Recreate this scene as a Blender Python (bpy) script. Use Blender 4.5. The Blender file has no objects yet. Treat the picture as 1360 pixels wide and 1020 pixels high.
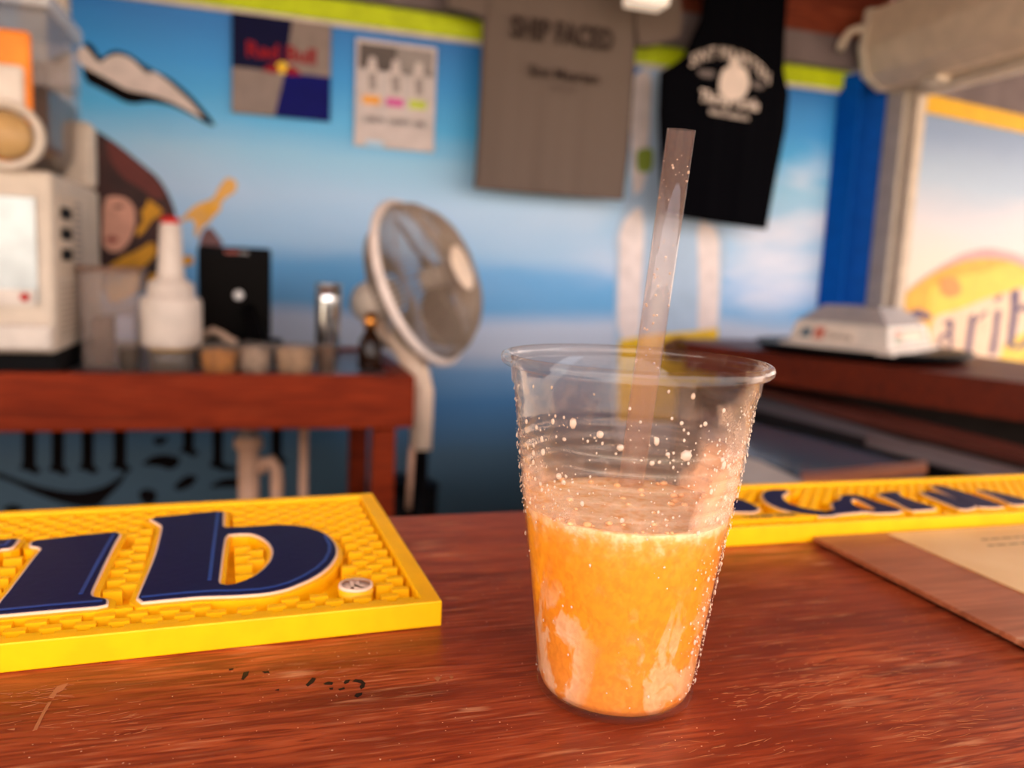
import bpy, bmesh, math, random
from mathutils import Vector, Matrix
from mathutils.geometry import tessellate_polygon
random.seed(4)
SC = bpy.context.scene
COL = SC.collection
PI = math.pi

# ------------------------------------------------------------------ camera
ROLL, PITCH, YAWW, F, H = .0468, .1359, .3007, 1065., .1507
U_ = Vector((math.sin(ROLL)*math.cos(PITCH), math.cos(ROLL)*math.cos(PITCH), math.sin(PITCH)))
f_ = Vector((0, 0, -1)); y_ = (f_-U_*f_.dot(U_)).normalized(); x_ = y_.cross(U_)
XW = x_*math.cos(YAWW)+y_*math.sin(YAWW); YW = -x_*math.sin(YAWW)+y_*math.cos(YAWW)
RT = Matrix((XW, YW, U_))                      # camera -> world
CAM = Vector((0, 0, H))
cd = bpy.data.cameras.new('camera'); cam = bpy.data.objects.new('camera', cd); COL.objects.link(cam)
cam.matrix_world = Matrix.Translation(CAM) @ RT.to_4x4()
cd.sensor_width = 36; cd.lens = 36*F/1360; cd.clip_start = .01; cd.clip_end = 100
cd.dof.use_dof = True; cd.dof.focus_distance = .272; cd.dof.aperture_fstop = 7.4
SC.camera = cam

# ------------------------------------------------------------------ world, light, exposure
SC.view_settings.view_transform = 'Standard'; SC.view_settings.look = 'None'
SC.view_settings.gamma = 1; SC.view_settings.use_curve_mapping = False
SC.view_settings.exposure = 0.14
SC.cycles.use_denoising = True
SC.cycles.max_bounces = 14; SC.cycles.transmission_bounces = 10; SC.cycles.transparent_max_bounces = 16
SC.cycles.caustics_reflective = False; SC.cycles.caustics_refractive = True
w = bpy.data.worlds.new('sky'); SC.world = w; w.use_nodes = True
nt = w.node_tree; bg = nt.nodes['Background']
tc = nt.nodes.new('ShaderNodeTexCoord'); sp = nt.nodes.new('ShaderNodeSeparateXYZ')
rp = nt.nodes.new('ShaderNodeValToRGB')
nt.links.new(tc.outputs['Generated'], sp.inputs[0]); nt.links.new(sp.outputs['Z'], rp.inputs[0])
rp.color_ramp.elements[0].position = 0.0; rp.color_ramp.elements[0].color = (1.0, .84, .72, 1)
rp.color_ramp.elements[1].position = .8; rp.color_ramp.elements[1].color = (.66, .74, .92, 1)
nt.links.new(rp.outputs[0], bg.inputs[0]); bg.inputs[1].default_value = 5.0
sun = bpy.data.lights.new('sun', 'SUN'); sun.energy = 3.0; sun.angle = math.radians(4); sun.color = (1, .9, .78)
so = bpy.data.objects.new('sun', sun); COL.objects.link(so)
so.rotation_euler = (math.radians(25), math.radians(18), 0)     # high sun on the sand outside, the roof keeps it off the bar

# ------------------------------------------------------------------ helpers
def ray(px, py): return RT @ Vector((px-680, -(py-510), -F))
def pz(px, py, z): d = ray(px, py); return CAM+d*((z-H)/d.z)
def pY(px, py, Y): d = ray(px, py); return CAM+d*(Y/d.y)
def pX(px, py, X): d = ray(px, py); return CAM+d*(X/d.x)
def pd(px, py, D): return CAM+ray(px, py)/F*D

def lin(c):
    return tuple((v/255/12.92 if v/255 <= .04045 else ((v/255+.055)/1.055)**2.4) for v in c)+(1,)

def mat(name, c, rough=.5, metal=0, var=.08, scale=20, bump=0, spec=.25, stretch=None, c2=None, **kw):
    m = bpy.data.materials.new(name); m.use_nodes = True
    n = m.node_tree; b = n.nodes['Principled BSDF']; L = n.links
    t = n.nodes.new('ShaderNodeTexCoord'); mp = n.nodes.new('ShaderNodeMapping'); nz = n.nodes.new('ShaderNodeTexNoise')
    L.new(t.outputs['Object'], mp.inputs[0]); L.new(mp.outputs[0], nz.inputs[0])
    if stretch: mp.inputs['Scale'].default_value = stretch
    nz.inputs['Scale'].default_value = scale; nz.inputs['Detail'].default_value = 5
    r = n.nodes.new('ShaderNodeValToRGB'); L.new(nz.outputs[0], r.inputs[0])
    a = lin(c)
    if c2: d = lin(c2)
    else: d = tuple(v*(1-var*2) for v in a[:3])+(1,)
    r.color_ramp.elements[0].position = .35; r.color_ramp.elements[1].position = .65
    r.color_ramp.elements[0].color = d; r.color_ramp.elements[1].color = a
    L.new(r.outputs[0], b.inputs['Base Color'])
    b.inputs['Roughness'].default_value = rough; b.inputs['Metallic'].default_value = metal
    b.inputs['Specular IOR Level'].default_value = spec
    for k, v in kw.items(): b.inputs[k.replace('_', ' ')].default_value = v
    if bump:
        bp = n.nodes.new('ShaderNodeBump'); bp.inputs['Strength'].default_value = bump; bp.inputs['Distance'].default_value = .001
        L.new(nz.outputs[0], bp.inputs['Height']); L.new(bp.outputs[0], b.inputs['Normal'])
    return m

def glass(name, c=(255, 255, 255), rough=.0, ior=1.45, bump=0, scale=300):
    m = mat(name, c, rough, 0, 0, scale, bump)
    b = m.node_tree.nodes['Principled BSDF']
    b.inputs['Transmission Weight'].default_value = 1; b.inputs['IOR'].default_value = ior
    return m

def thin(name, tint=(255, 253, 250), haze=.05, hcol=(245, 225, 205), rough=.03, ior=1.45, maskfn=None):
    """thin clear plastic: clear sheet + Fresnel gloss + a little milky haze"""
    m = bpy.data.materials.new(name); m.use_nodes = True; n = m.node_tree; L = n.links
    out = n.nodes['Material Output']; n.nodes.remove(n.nodes['Principled BSDF'])
    tr = n.nodes.new('ShaderNodeBsdfTransparent'); tr.inputs[0].default_value = lin(tint)
    gl = n.nodes.new('ShaderNodeBsdfGlossy'); gl.inputs['Roughness'].default_value = rough; gl.inputs[0].default_value = (1, 1, 1, 1)
    lw = n.nodes.new('ShaderNodeLayerWeight'); lw.inputs[0].default_value = .5
    pw = n.nodes.new('ShaderNodeMath'); pw.operation = 'POWER'; L.new(lw.outputs['Facing'], pw.inputs[0]); pw.inputs[1].default_value = 5
    fr = n.nodes.new('ShaderNodeMath'); fr.operation = 'MULTIPLY_ADD'; L.new(pw.outputs[0], fr.inputs[0]); fr.inputs[1].default_value = .55; fr.inputs[2].default_value = .022
    df = n.nodes.new('ShaderNodeBsdfDiffuse'); df.inputs[0].default_value = lin(hcol)
    tl = n.nodes.new('ShaderNodeBsdfTranslucent'); tl.inputs[0].default_value = lin(hcol)
    h0 = n.nodes.new('ShaderNodeMixShader'); h0.inputs[0].default_value = .5; L.new(df.outputs[0], h0.inputs[1]); L.new(tl.outputs[0], h0.inputs[2])
    h1 = n.nodes.new('ShaderNodeMixShader'); h1.inputs[0].default_value = haze; L.new(tr.outputs[0], h1.inputs[1]); L.new(h0.outputs[0], h1.inputs[2])
    mx = n.nodes.new('ShaderNodeMixShader'); L.new(fr.outputs[0], mx.inputs[0]); L.new(h1.outputs[0], mx.inputs[1]); L.new(gl.outputs[0], mx.inputs[2])
    L.new(mx.outputs[0], out.inputs[0])
    return m, n, L, h1, gl, fr

def film(name, c, alpha, rough=.4):
    m = mat(name, c, rough); m.node_tree.nodes['Principled BSDF'].inputs['Alpha'].default_value = alpha
    return m

ORG = {}
def T(name, loc, label, cat, group=None, kind=None):
    o = bpy.data.objects.new(name, None); o.empty_display_size = .02; COL.objects.link(o)
    o.location = loc; ORG[o.name] = Vector(loc); tag(o, label, cat, group, kind); return o
def tag(o, label=None, cat=None, group=None, kind=None):
    if label: o['label'] = label
    if cat: o['category'] = cat
    if group: o['group'] = group
    if kind: o['kind'] = kind
    return o

class MB:
    def __init__(s): s.v = []; s.f = []; s.sm = []
    def add(s, vs, fs, smooth=False):
        k = len(s.v); s.v += [tuple(v) for v in vs]
        for q in fs: s.f.append(tuple(i+k for i in q)); s.sm.append(smooth)
        return s
    def box(s, a, b, bev=0):
        x0, y0, z0 = a; x1, y1, z1 = b
        if bev <= 0:
            vs = [(x, y, z) for x in (x0, x1) for y in (y0, y1) for z in (z0, z1)]
            return s.add(vs, [(0, 1, 3, 2), (4, 6, 7, 5), (0, 4, 5, 1), (2, 3, 7, 6), (0, 2, 6, 4), (1, 5, 7, 3)])
        bm = bmesh.new(); bmesh.ops.create_cube(bm, size=1)
        for v in bm.verts: v.co = Vector(((x0+x1)/2+v.co.x*(x1-x0), (y0+y1)/2+v.co.y*(y1-y0), (z0+z1)/2+v.co.z*(z1-z0)))
        bmesh.ops.bevel(bm, geom=bm.edges[:], offset=bev, segments=3, affect='EDGES', profile=.5)
        bm.verts.index_update()
        s.add([v.co[:] for v in bm.verts], [[v.index for v in q.verts] for q in bm.faces]); bm.free(); return s
    def lathe(s, prof, c=(0, 0, 0), ax=(0, 0, 1), n=40, smooth=True):
        ax = Vector(ax).normalized(); q = ax.to_track_quat('Z', 'Y'); c = Vector(c)
        vs = []
        for r, h in prof:
            for i in range(n):
                a = 2*PI*i/n; vs.append(c+q@Vector((r*math.cos(a), r*math.sin(a), h)))
        fs = []
        for j in range(len(prof)-1):
            for i in range(n):
                k = (i+1) % n; fs.append((j*n+i, j*n+k, (j+1)*n+k, (j+1)*n+i))
        return s.add(vs, fs, smooth)
    def cyl(s, a, b, r, r2=None, n=20, smooth=True):
        a = Vector(a); b = Vector(b); r2 = r if r2 is None else r2; h = (b-a).length
        return s.lathe([(0, 0), (r, 0), (r, 0), (r2, h), (r2, h), (0, h)], a, b-a, n, smooth)
    def tube(s, pts, r, n=8, close=False, rr=None):
        pts = [Vector(p) for p in pts]; m = len(pts); vs = []; up = None
        for i, p in enumerate(pts):
            if close: t = pts[(i+1) % m]-pts[i-1]
            else: t = pts[min(i+1, m-1)]-pts[max(i-1, 0)]
            t.normalize()
            if up is None: up = t.orthogonal().normalized()
            up = (up-t*up.dot(t)).normalized(); w_ = t.cross(up)
            R = rr[i] if rr else r
            for k in range(n):
                a = 2*PI*k/n; vs.append(p+up*R*math.cos(a)+w_*R*math.sin(a))
        fs = []
        for i in range(m if close else m-1):
            j = (i+1) % m
            for k in range(n):
                l = (k+1) % n; fs.append((i*n+k, i*n+l, j*n+l, j*n+k))
        if not close: fs += [tuple(range(n))[::-1], tuple((m-1)*n+k for k in range(n))]
        return s.add(vs, fs, True)
    def prism(s, loops, fn, h0, h1, smooth=False):
        """loops: outline (+ holes) of 2-D points; fn(u,v,h) -> xyz"""
        flat = [p for l in loops for p in l]; n = len(flat)
        tr = tessellate_polygon([[Vector((p[0], p[1], 0)) for p in l] for l in loops])
        vs = [fn(p[0], p[1], h0) for p in flat]+[fn(p[0], p[1], h1) for p in flat]
        fs = [(a, b, c) for a, b, c in tr]+[(c+n, b+n, a+n) for a, b, c in tr]
        k = 0
        for l in loops:
            m = len(l)
            for i in range(m): j = (i+1) % m; fs.append((k+i, k+j, k+j+n, k+i+n))
            k += m
        return s.add(vs, fs, smooth)
    def build(s, name, m, parent=None, loc=None):
        o_ = Vector((0, 0, 0))
        if parent is not None:
            r = parent
            while r.parent: r = r.parent
            o_ = ORG.get(r.name, Vector((0, 0, 0)))
        elif loc is not None: o_ = Vector(loc)
        me = bpy.data.meshes.new(name); me.from_pydata([tuple(Vector(v)-o_) for v in s.v], [], s.f)
        me.polygons.foreach_set('use_smooth', s.sm); me.materials.append(m)
        bm = bmesh.new(); bm.from_mesh(me); bmesh.ops.remove_doubles(bm, verts=bm.verts[:], dist=1e-6)
        bmesh.ops.recalc_face_normals(bm, faces=bm.faces[:]); bm.to_mesh(me); bm.free()
        o = bpy.data.objects.new(name, me); COL.objects.link(o)
        if parent is not None: o.parent = parent
        elif loc is not None: o.location = loc; ORG[o.name] = Vector(loc)
        return o

def struct(name, mb, m): o = mb.build(name, m); o['kind'] = 'structure'; return o

def area(l): return sum(l[i][0]*l[(i+1) % len(l)][1]-l[(i+1) % len(l)][0]*l[i][1] for i in range(len(l)))/2
def offset(l, d):
    """grow a loop outwards by d (holes: pass -d)"""
    s = 1 if area(l) > 0 else -1; n = len(l); out = []
    for i in range(n):
        a = Vector(l[i-1]); b = Vector(l[i]); c = Vector(l[(i+1) % n])
        e1 = (b-a); e2 = (c-b)
        if e1.length < 1e-9 or e2.length < 1e-9: out.append(tuple(b)); continue
        e1.normalize(); e2.normalize()
        n1 = Vector((e1.y, -e1.x))*s; n2 = Vector((e2.y, -e2.x))*s; m = n1+n2
        k = max(m.dot(n1), .7); p = b+m*(d/k); out.append((p.x, p.y))
    return out
def chaikin(l, n=1):
    for _ in range(n):
        o = []
        for i in range(len(l)):
            a = l[i]; b = l[(i+1) % len(l)]
            o += [(a[0]*.8+b[0]*.2, a[1]*.8+b[1]*.2), (a[0]*.2+b[0]*.8, a[1]*.2+b[1]*.8)]
        l = o
    return l
def inside(p, l):
    c = False; n = len(l); x, y = p
    for i in range(n):
        a = l[i]; b = l[(i+1) % n]
        if (a[1] > y) != (b[1] > y) and x < (b[0]-a[0])*(y-a[1])/(b[1]-a[1])+a[0]: c = not c
    return c

def text2d(s, size=1, bold=0, shear=0, space=1):
    """text as 2-D mesh (verts, faces) centred on x, baseline 0"""
    c = bpy.data.curves.new('t', 'FONT'); c.body = s; c.size = size; c.offset = bold; c.shear = shear; c.space_character = space
    c.align_x = 'CENTER'; c.resolution_u = 3
    o = bpy.data.objects.new('t', c); COL.objects.link(o)
    dg = bpy.context.evaluated_depsgraph_get(); dg.update(); me = bpy.data.meshes.new_from_object(o.evaluated_get(dg))
    vs = [tuple(v.co[:2]) for v in me.vertices]; fs = [tuple(p.vertices) for p in me.polygons]
    bpy.data.objects.remove(o); bpy.data.curves.remove(c); bpy.data.meshes.remove(me)
    return vs, fs
def put_text(mb, s, fn, **k):
    vs, fs = text2d(s, **k); mb.add([fn(u, v) for u, v in vs], fs)

# ------------------------------------------------------------------ materials
def wood(name, dark, mid, light, rough=.35, sc=1.0, bump=.25, wear=True, spec=.3):
    m = bpy.data.materials.new(name); m.use_nodes = True
    n = m.node_tree; L = n.links; b = n.nodes['Principled BSDF']
    t = n.nodes.new('ShaderNodeTexCoord')
    def noise(scale, st, det=6, rot=0, dist=0):
        mp = n.nodes.new('ShaderNodeMapping'); mp.inputs['Scale'].default_value = st; mp.inputs['Rotation'].default_value = (0, 0, rot)
        z = n.nodes.new('ShaderNodeTexNoise'); z.inputs['Scale'].default_value = scale*sc; z.inputs['Detail'].default_value = det
        z.inputs['Distortion'].default_value = dist
        L.new(t.outputs['Object'], mp.inputs[0]); L.new(mp.outputs[0], z.inputs[0]); return z
    def ramp(src, p0, p1, c0=(0, 0, 0, 1), c1=(1, 1, 1, 1)):
        r = n.nodes.new('ShaderNodeValToRGB'); L.new(src, r.inputs[0])
        r.color_ramp.elements[0].position = p0; r.color_ramp.elements[1].position = p1
        r.color_ramp.elements[0].color = c0; r.color_ramp.elements[1].color = c1; return r
    def mix(fac, a, c):
        x = n.nodes.new('ShaderNodeMix'); x.data_type = 'RGBA'; L.new(fac, x.inputs[0])
        for s_, v in ((6, a), (7, c)):
            if isinstance(v, tuple): x.inputs[s_].default_value = v
            else: L.new(v, x.inputs[s_])
        return x.outputs[2]
    big = noise(11, (.5, 1.0, 1), 5, .06, 1.2); grain = noise(70, (.11, 1.2, 1.6), 9, .05, 1.4); fine = noise(420, (.10, 1.4, 1.4), 5, .05, .4)
    c = mix(ramp(big.outputs[0], .34, .66).outputs[0], lin(dark), lin(mid))
    g = ramp(grain.outputs[0], .30, .50)
    c = mix(g.outputs[0], tuple(v*.66 for v in lin(dark)[:3])+(1,), c)
    c = mix(ramp(fine.outputs[0], .36, .52).outputs[0], tuple(v*.85 for v in lin(dark)[:3])+(1,), c)
    c2 = mix(ramp(fine.outputs[0], .56, .74).outputs[0], c, lin(light))
    c = mix(ramp(noise(22, (.5, 1, 1), 4, .3).outputs[0], .4, .75).outputs[0], c, c2)
    if wear:
        s1 = noise(160, (.14, 1.6, 1), 5, .22, .8); p1 = noise(16, (1, 1, 1), 2)
        k = n.nodes.new('ShaderNodeMath'); k.operation = 'MULTIPLY'
        L.new(ramp(s1.outputs[0], .56, .66).outputs[0], k.inputs[0]); L.new(ramp(p1.outputs[0], .54, .68).outputs[0], k.inputs[1])
        c = mix(k.outputs[0], c, lin(light))
        sx = noise(1000, (1, 1, 1), 0)
        c = mix(ramp(sx.outputs[0],   .835, .85).outputs[0], c, lin((225, 170, 130)))
    L.new(c, b.inputs['Base Color']); b.inputs['Specular IOR Level'].default_value = spec
    rr = n.nodes.new('ShaderNodeMapRange'); L.new(grain.outputs[0], rr.inputs[0]); rr.inputs[3].default_value = rough+.12; rr.inputs[4].default_value = rough-.06
    L.new(rr.outputs[0], b.inputs['Roughness'])
    ad = n.nodes.new('ShaderNodeMath'); ad.operation = 'ADD'; L.new(grain.outputs[0], ad.inputs[0]); L.new(fine.outputs[0], ad.inputs[1])
    bp = n.nodes.new('ShaderNodeBump'); bp.inputs['Strength'].default_value = bump; bp.inputs['Distance'].default_value = .0006
    L.new(ad.outputs[0], bp.inputs['Height']); L.new(bp.outputs[0], b.inputs['Normal'])
    return m

M = {}
M['bar'] = wood('bar_wood', (122, 42, 18), (174, 76, 36), (208, 136, 90), .33, bump=.22)
M['bench'] = wood('bench_wood', (112, 34, 10), (138, 47, 17), (152, 66, 34), .5, .3, .1, False, .1)
M['dwood'] = wood('dark_wood', (84, 26, 10), (112, 38, 14), (130, 58, 30), .42, .3, .1, False, .2)
M['yellow'] = mat('yellow_rubber', (246, 174, 0), .45, 0, .05, 60, .05)
M['white_ink'] = mat('white_rubber', (232, 192, 160), .5)
M['navy'] = mat('navy_rubber', (22, 20, 54), .45, 0, .05, 300, .1, spec=.12)
M['navy_highlight'] = mat('navy_highlight_rubber', (34, 58, 118), .32)
M['steel'] = mat('brushed_steel', (150, 150, 155), .35, .8, .1, 30)
M['chrome'] = mat('chrome', (235, 235, 235), .16, 1)
M['black'] = mat('black_plastic', (6, 5, 6), .4, spec=.04)
M['blackm'] = mat('black_matte', (12, 11, 12), .8, spec=.1)
M['cream'] = mat('cream_plastic', (206, 188, 168), .5)
M['white'] = mat('white_plastic', (214, 200, 186), .5)
M['grey'] = mat('grey_plastic', (130, 124, 122), .5)
M['beige'] = mat('beige_metal', (196, 176, 154), .5)
M['alu'] = mat('grey_aluminium', (196, 184, 170), .5, .1)
M['lime'] = mat('lime_paint', (188, 205, 10), .5)
M['beamg'] = mat('grey_beam_paint', (118, 104, 104), .7, 0, .15, 6)
M['clear'] = thin('clear_plastic', (235, 232, 228), .12)[0]
M['pvc'] = mat('pvc_pipe', (206, 158, 128), .5)
M['red'] = mat('red_plastic', (190, 20, 14), .4)
M['orange'] = mat('orange_print', (240, 140, 40), .5)

# ------------------------------------------------------------------ the setting
WY = 2.70
m = bpy.data.materials.new('mural_print'); m.use_nodes = True; n = m.node_tree; L = n.links; b = n.nodes['Principled BSDF']
t = n.nodes.new('ShaderNodeTexCoord'); s_ = n.nodes.new('ShaderNodeSeparateXYZ'); L.new(t.outputs['Object'], s_.inputs[0])
def nz(scale, st, det=4, dist=0):
    mp = n.nodes.new('ShaderNodeMapping'); mp.inputs['Scale'].default_value = st; z = n.nodes.new('ShaderNodeTexNoise')
    z.inputs['Scale'].default_value = scale; z.inputs['Detail'].default_value = det; z.inputs['Distortion'].default_value = dist
    L.new(t.outputs['Object'], mp.inputs[0]); L.new(mp.outputs[0], z.inputs[0]); return z.outputs[0]
def mth(op, a, b_, clamp=False):
    x = n.nodes.new('ShaderNodeMath'); x.operation = op; x.use_clamp = clamp
    for i, v in enumerate((a, b_)):
        if isinstance(v, (int, float)): x.inputs[i].default_value = v
        else: L.new(v, x.inputs[i])
    return x.outputs[0]
z1 = mth('MULTIPLY', mth('SUBTRACT', nz(2.2, (.5, 1, 2.2), 3, .4), .5), .10)
zz = mth('ADD', s_.outputs['Z'], z1)
r = n.nodes.new('ShaderNodeValToRGB'); L.new(mth('DIVIDE', mth('ADD', zz, .8), 1.8), r.inputs[0])
cr = r.color_ramp
stops = [(-.75, (44, 64, 72)), (-.48, (62, 92, 112)), (-.30, (50, 112, 164)), (-.20, (96, 144, 190)), (-.12, (178, 190, 210)), (-.03, (184, 198, 222)),  # lowest stops: dark sea tones with shade below the bench mixed in
         (.03, (92, 164, 220)), (.14, (92, 168, 226)), (.21, (150, 194, 232)), (.36, (166, 200, 232)), (.5, (142, 196, 230)), (.60, (70, 174, 230)), (.74, (38, 144, 216)), (.92, (16, 106, 184))]
while len(cr.elements) < len(stops): cr.elements.new(.5)
for e, (z, c) in zip(cr.elements, stops): e.position = (z+.8)/1.8; e.color = lin(c)
def mixc(fac, a, c):
    x = n.nodes.new('ShaderNodeMix'); x.data_type = 'RGBA'; L.new(fac, x.inputs[0]); L.new(a, x.inputs[6]); x.inputs[7].default_value = lin(c); return x.outputs[2]
cl = mth('MULTIPLY', mth('SUBTRACT', nz(2.6, (.55, 1, 1.6), 5, .3), .47), 5, True)
xm = mth('MULTIPLY', mth('SUBTRACT', s_.outputs['X'], 1.0), 1.2, True)
zm = mth('MULTIPLY', mth('SUBTRACT', .72, s_.outputs['Z']), 5, True); zm2 = mth('MULTIPLY', mth('SUBTRACT', s_.outputs['Z'], .0), 6, True)
c_ = mixc(mth('MULTIPLY', mth('MULTIPLY', mth('ADD', mth('MULTIPLY', xm, .9), .12), zm), mth('MULTIPLY', cl, zm2)), r.outputs[0], (232, 230, 244))
L.new(c_, b.inputs['Base Color']); b.inputs['Roughness'].default_value = .55
M['mural'] = m

wall = struct('wall_back', MB().box((-3.2, WY, -1.1), (2.30, WY+.06, .93)), M['mural'])
struct('floor', MB().box((-3.2, .45, -1.16), (5.5, 3.4, -1.10)), mat('concrete_floor', (120, 108, 96), .8, 0, .2, 5))
struct('ground', MB().box((-16, -22, -1.24), (16, .45, -1.12)), mat('sand_ground', (226, 200, 160), .9, 0, .15, 3))
CZ = 1.32
cm = wood('ceiling_wood', (112, 44, 24), (140, 62, 34), (160, 90, 60), .6, .2, .1, False)
ceil = struct('ceiling', MB().box((-3.2, -.55, CZ+.02), (5.5, 3.4, CZ+.06)), cm)
for i in range(14):
    MB().box((-3.2, -.55+i*.24, CZ-.0), (5.5, -.55+i*.24+.232, CZ+.02)).build('ceiling_plank', cm, ceil)
struct('wall_left', MB().box((-3.26, .45, -1.1), (-3.2, 2.76, CZ+.02)), M['beige'])
struct('trim_1', MB().box((-3.2, WY-.022, .905), (2.14, WY+.06, .968), .004), M['lime'])
struct('trim_2', MB().box((-3.2, WY-.012, .892), (2.14, WY+.0, .905)), M['white'])
struct('trim_3', MB().box((-3.2, WY-.04, .975), (2.30, WY+.06, 1.085)), M['beamg'])
struct('wall_upper', MB().box((-3.2, WY+.01, 1.085), (2.30, WY+.06, CZ)), cm)
# right side: corner panel, posts, low wall, upper wall
RX = 2.30
mb = MB()
blues = [mat('blue_panel_paint', (2, 78, 168), .5, spec=.05)]
pts = [(2.085, 2.695), (2.13, 2.64), (2.175, 2.66), (2.185, 2.70)]
cor = T('corrugated_panel', (2.15, 2.66, -.05), 'blue folded metal corner panel between the sky mural and the grey window post', 'panel')
for a, b2 in (((2.083, 2.695), (2.118, 2.61)), ((2.118, 2.61), (2.190, 2.70)), ((2.190, 2.70), (2.258, 2.632))):
    v = Vector((b2[0]-a[0], b2[1]-a[1])).normalized(); nn = Vector((-v.y, v.x))*.006
    k = MB(); q = [(a[0], a[1]), (b2[0], b2[1]), (b2[0]+nn.x, b2[1]+nn.y), (a[0]+nn.x, a[1]+nn.y)]
    k.add([(x, y, -.05) for x, y in q]+[(x, y, .955) for x, y in q], [(0, 1, 2, 3), (4, 5, 6, 7), (0, 1, 5, 4), (1, 2, 6, 5), (2, 3, 7, 6), (3, 0, 4, 7)])
    k.build('fold', blues[0], cor)
win = struct('window_1', MB().box((2.262, 2.545, -.05), (2.34, 2.66, .93), .004), M['alu'])
MB().box((2.285, 2.50, -.05), (2.325, 2.545, .90), .004).build('frame_strip', M['cream'], win)
MB().box((2.28, .2, .87), (2.33, 2.50, .90), .003).build('frame_head', M['cream'], win)
struct('wall_right', MB().box((2.30, .2, -1.1), (2.36, 2.70, -.10)), M['beige'])
struct('wall_right_upper', MB().box((2.30, .2, .90), (2.36, 2.70, CZ)), M['beamg'])

# ------------------------------------------------------------------ bar counter
BE = .4775
bar = T('bar_counter', (0, .2, 0), 'long worn red-brown varnished wooden bar top carrying the clear cup and yellow mats', 'counter')
MB().box((-1.9, -.14, -.042), (2.1, BE, 0), .0025).build('counter_top', M['bar'], bar)
MB().box((-1.85, -.06, -1.10), (2.05, -.03, -.042)).build('front_panel', M['dwood'], bar)
MB().box((-1.85, BE-.06, -.13), (2.05, BE-.03, -.042)).build('rear_rail', M['dwood'], bar)
k = MB()
def flake(mb, l, h=.00012):
    P = [pz(a, b2, 0) for a, b2 in l]; mb.prism([[(p.x, p.y) for p in P]], lambda u, v, z: (u, v, z), 0.00003, h)
s3 = lambda l, ox=260, oy=860, sc=3.778: [(ox+a/sc, oy+c/sc) for a, c in l]
for l in ([(228, 160), (240, 125), (268, 120), (262, 140), (240, 162)], [(332, 122), (365, 118), (370, 128), (345, 130)], [(165, 108), (190, 104), (188, 112), (168, 116)],
          [(552, 188), (585, 152), (603, 156), (592, 176), (562, 196)], [(640, 182), (665, 172), (690, 176), (684, 188), (650, 188)], [(715, 210), (745, 200), (748, 208), (722, 216)],
          [(742, 178), (752, 164), (775, 162), (768, 176), (748, 184)], [(785, 172), (800, 160), (835, 164), (852, 180), (846, 200), (828, 212), (822, 196), (832, 182), (812, 176)],
          [(795, 245), (805, 232), (836, 226), (834, 238), (812, 252)], [(398, 214), (418, 208), (416, 217)], [(668, 204), (690, 202), (686, 212), (672, 211)]):
    flake(k, s3(l))
tag(k.build('paint_flakes', mat('black_marker_paint', (22, 14, 12), .5), bar), 'remains of black painted letters', kind='stuff')
k = MB()
for l in ([(1192, 152), (1215, 146), (1234, 152), (1222, 162), (1216, 176), (1206, 164)], [(1272, 148), (1284, 142), (1294, 150), (1284, 160)]): flake(k, s3(l))
s4 = lambda l: [(a/2.267, 640+c/2.267) for a, c in l]
for l in ([(172, 616), (206, 606), (190, 628), (172, 636), (162, 652), (146, 650)], [(144, 664), (156, 662), (134, 700), (112, 746), (98, 750), (122, 704)], [(22, 746), (46, 742), (44, 748)], [(428, 750), (444, 734), (440, 744)]): flake(k, s4(l))
for cx_, cy_, sx0, sy0, n0 in ((1100, 895, 130, 45, 110), (1010, 925, 60, 20, 40), (60, 925, 60, 25, 40), (140, 960, 90, 30, 40), (450, 890, 40, 15, 10), (1230, 800, 60, 40, 20), (1250, 960, 90, 40, 60), (960, 990, 120, 20, 25)):
    for _ in range(n0):
        p = pz(random.gauss(cx_, sx0*.5), random.gauss(cy_, sy0*.5), 0); l_ = random.uniform(.0005, .0035); w_ = random.uniform(.00006, .0002); a = random.gauss(.08, .18)
        if (p.y > .3 and p.x < .08) or p.x > .306: continue
        d_x, d_y = math.cos(a)*l_, math.sin(a)*l_; n_x, n_y = -math.sin(a)*w_, math.cos(a)*w_
        k.prism([[(p.x-d_x, p.y-d_y), (p.x-d_x*.3+n_x, p.y-d_y*.3+n_y), (p.x+d_x, p.y+d_y), (p.x+d_x*.2-n_x, p.y+d_y*.2-n_y)]], lambda u, v, z: (u, v, z), .00003, .0001)
tag(k.build('scuff_marks', mat('bare_wood', (172, 100, 58), .6), bar), 'pale scratches and specks', kind='stuff')

# ------------------------------------------------------------------ large yellow bar mat (left)
TH = .0115
YM = .05
R0 = Vector((.0724, .3190)); c5, s5 = math.cos(YM), math.sin(YM)
def L2W(a, b2): return (R0.x-a*c5-b2*s5, R0.y-a*s5*1.0+b2*c5)          # a: leftwards along the mat, b: backwards
def W2L(x, y): dx, dy = x-R0.x, y-R0.y; return (-dx*c5-dy*s5, -dx*s5+dy*c5)
LEN, WID, RIM = .40, .1708, .0085
matA = T('bar_mat', (R0.x, R0.y, 0), 'large yellow rubber bar mat with navy raised letters on the left of the bar', 'bar mat')
def P3(a, b2, z): x, y = L2W(a, b2); return (x, y, z)
def lbox(mb, a0, a1, b0, b1, z0, z1, tp=0, P=None):
    P = P or P3
    q = [(a0, b0), (a1, b0), (a1, b1), (a0, b1)]; q2 = [(a0+tp, b0+tp), (a1-tp, b0+tp), (a1-tp, b1-tp), (a0+tp, b1-tp)]
    mb.add([P(*p, z0) for p in q]+[P(*p, z1) for p in q2], [(3, 2, 1, 0), (4, 5, 6, 7), (0, 1, 5, 4), (1, 2, 6, 5), (2, 3, 7, 6), (3, 0, 4, 7)])
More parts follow.
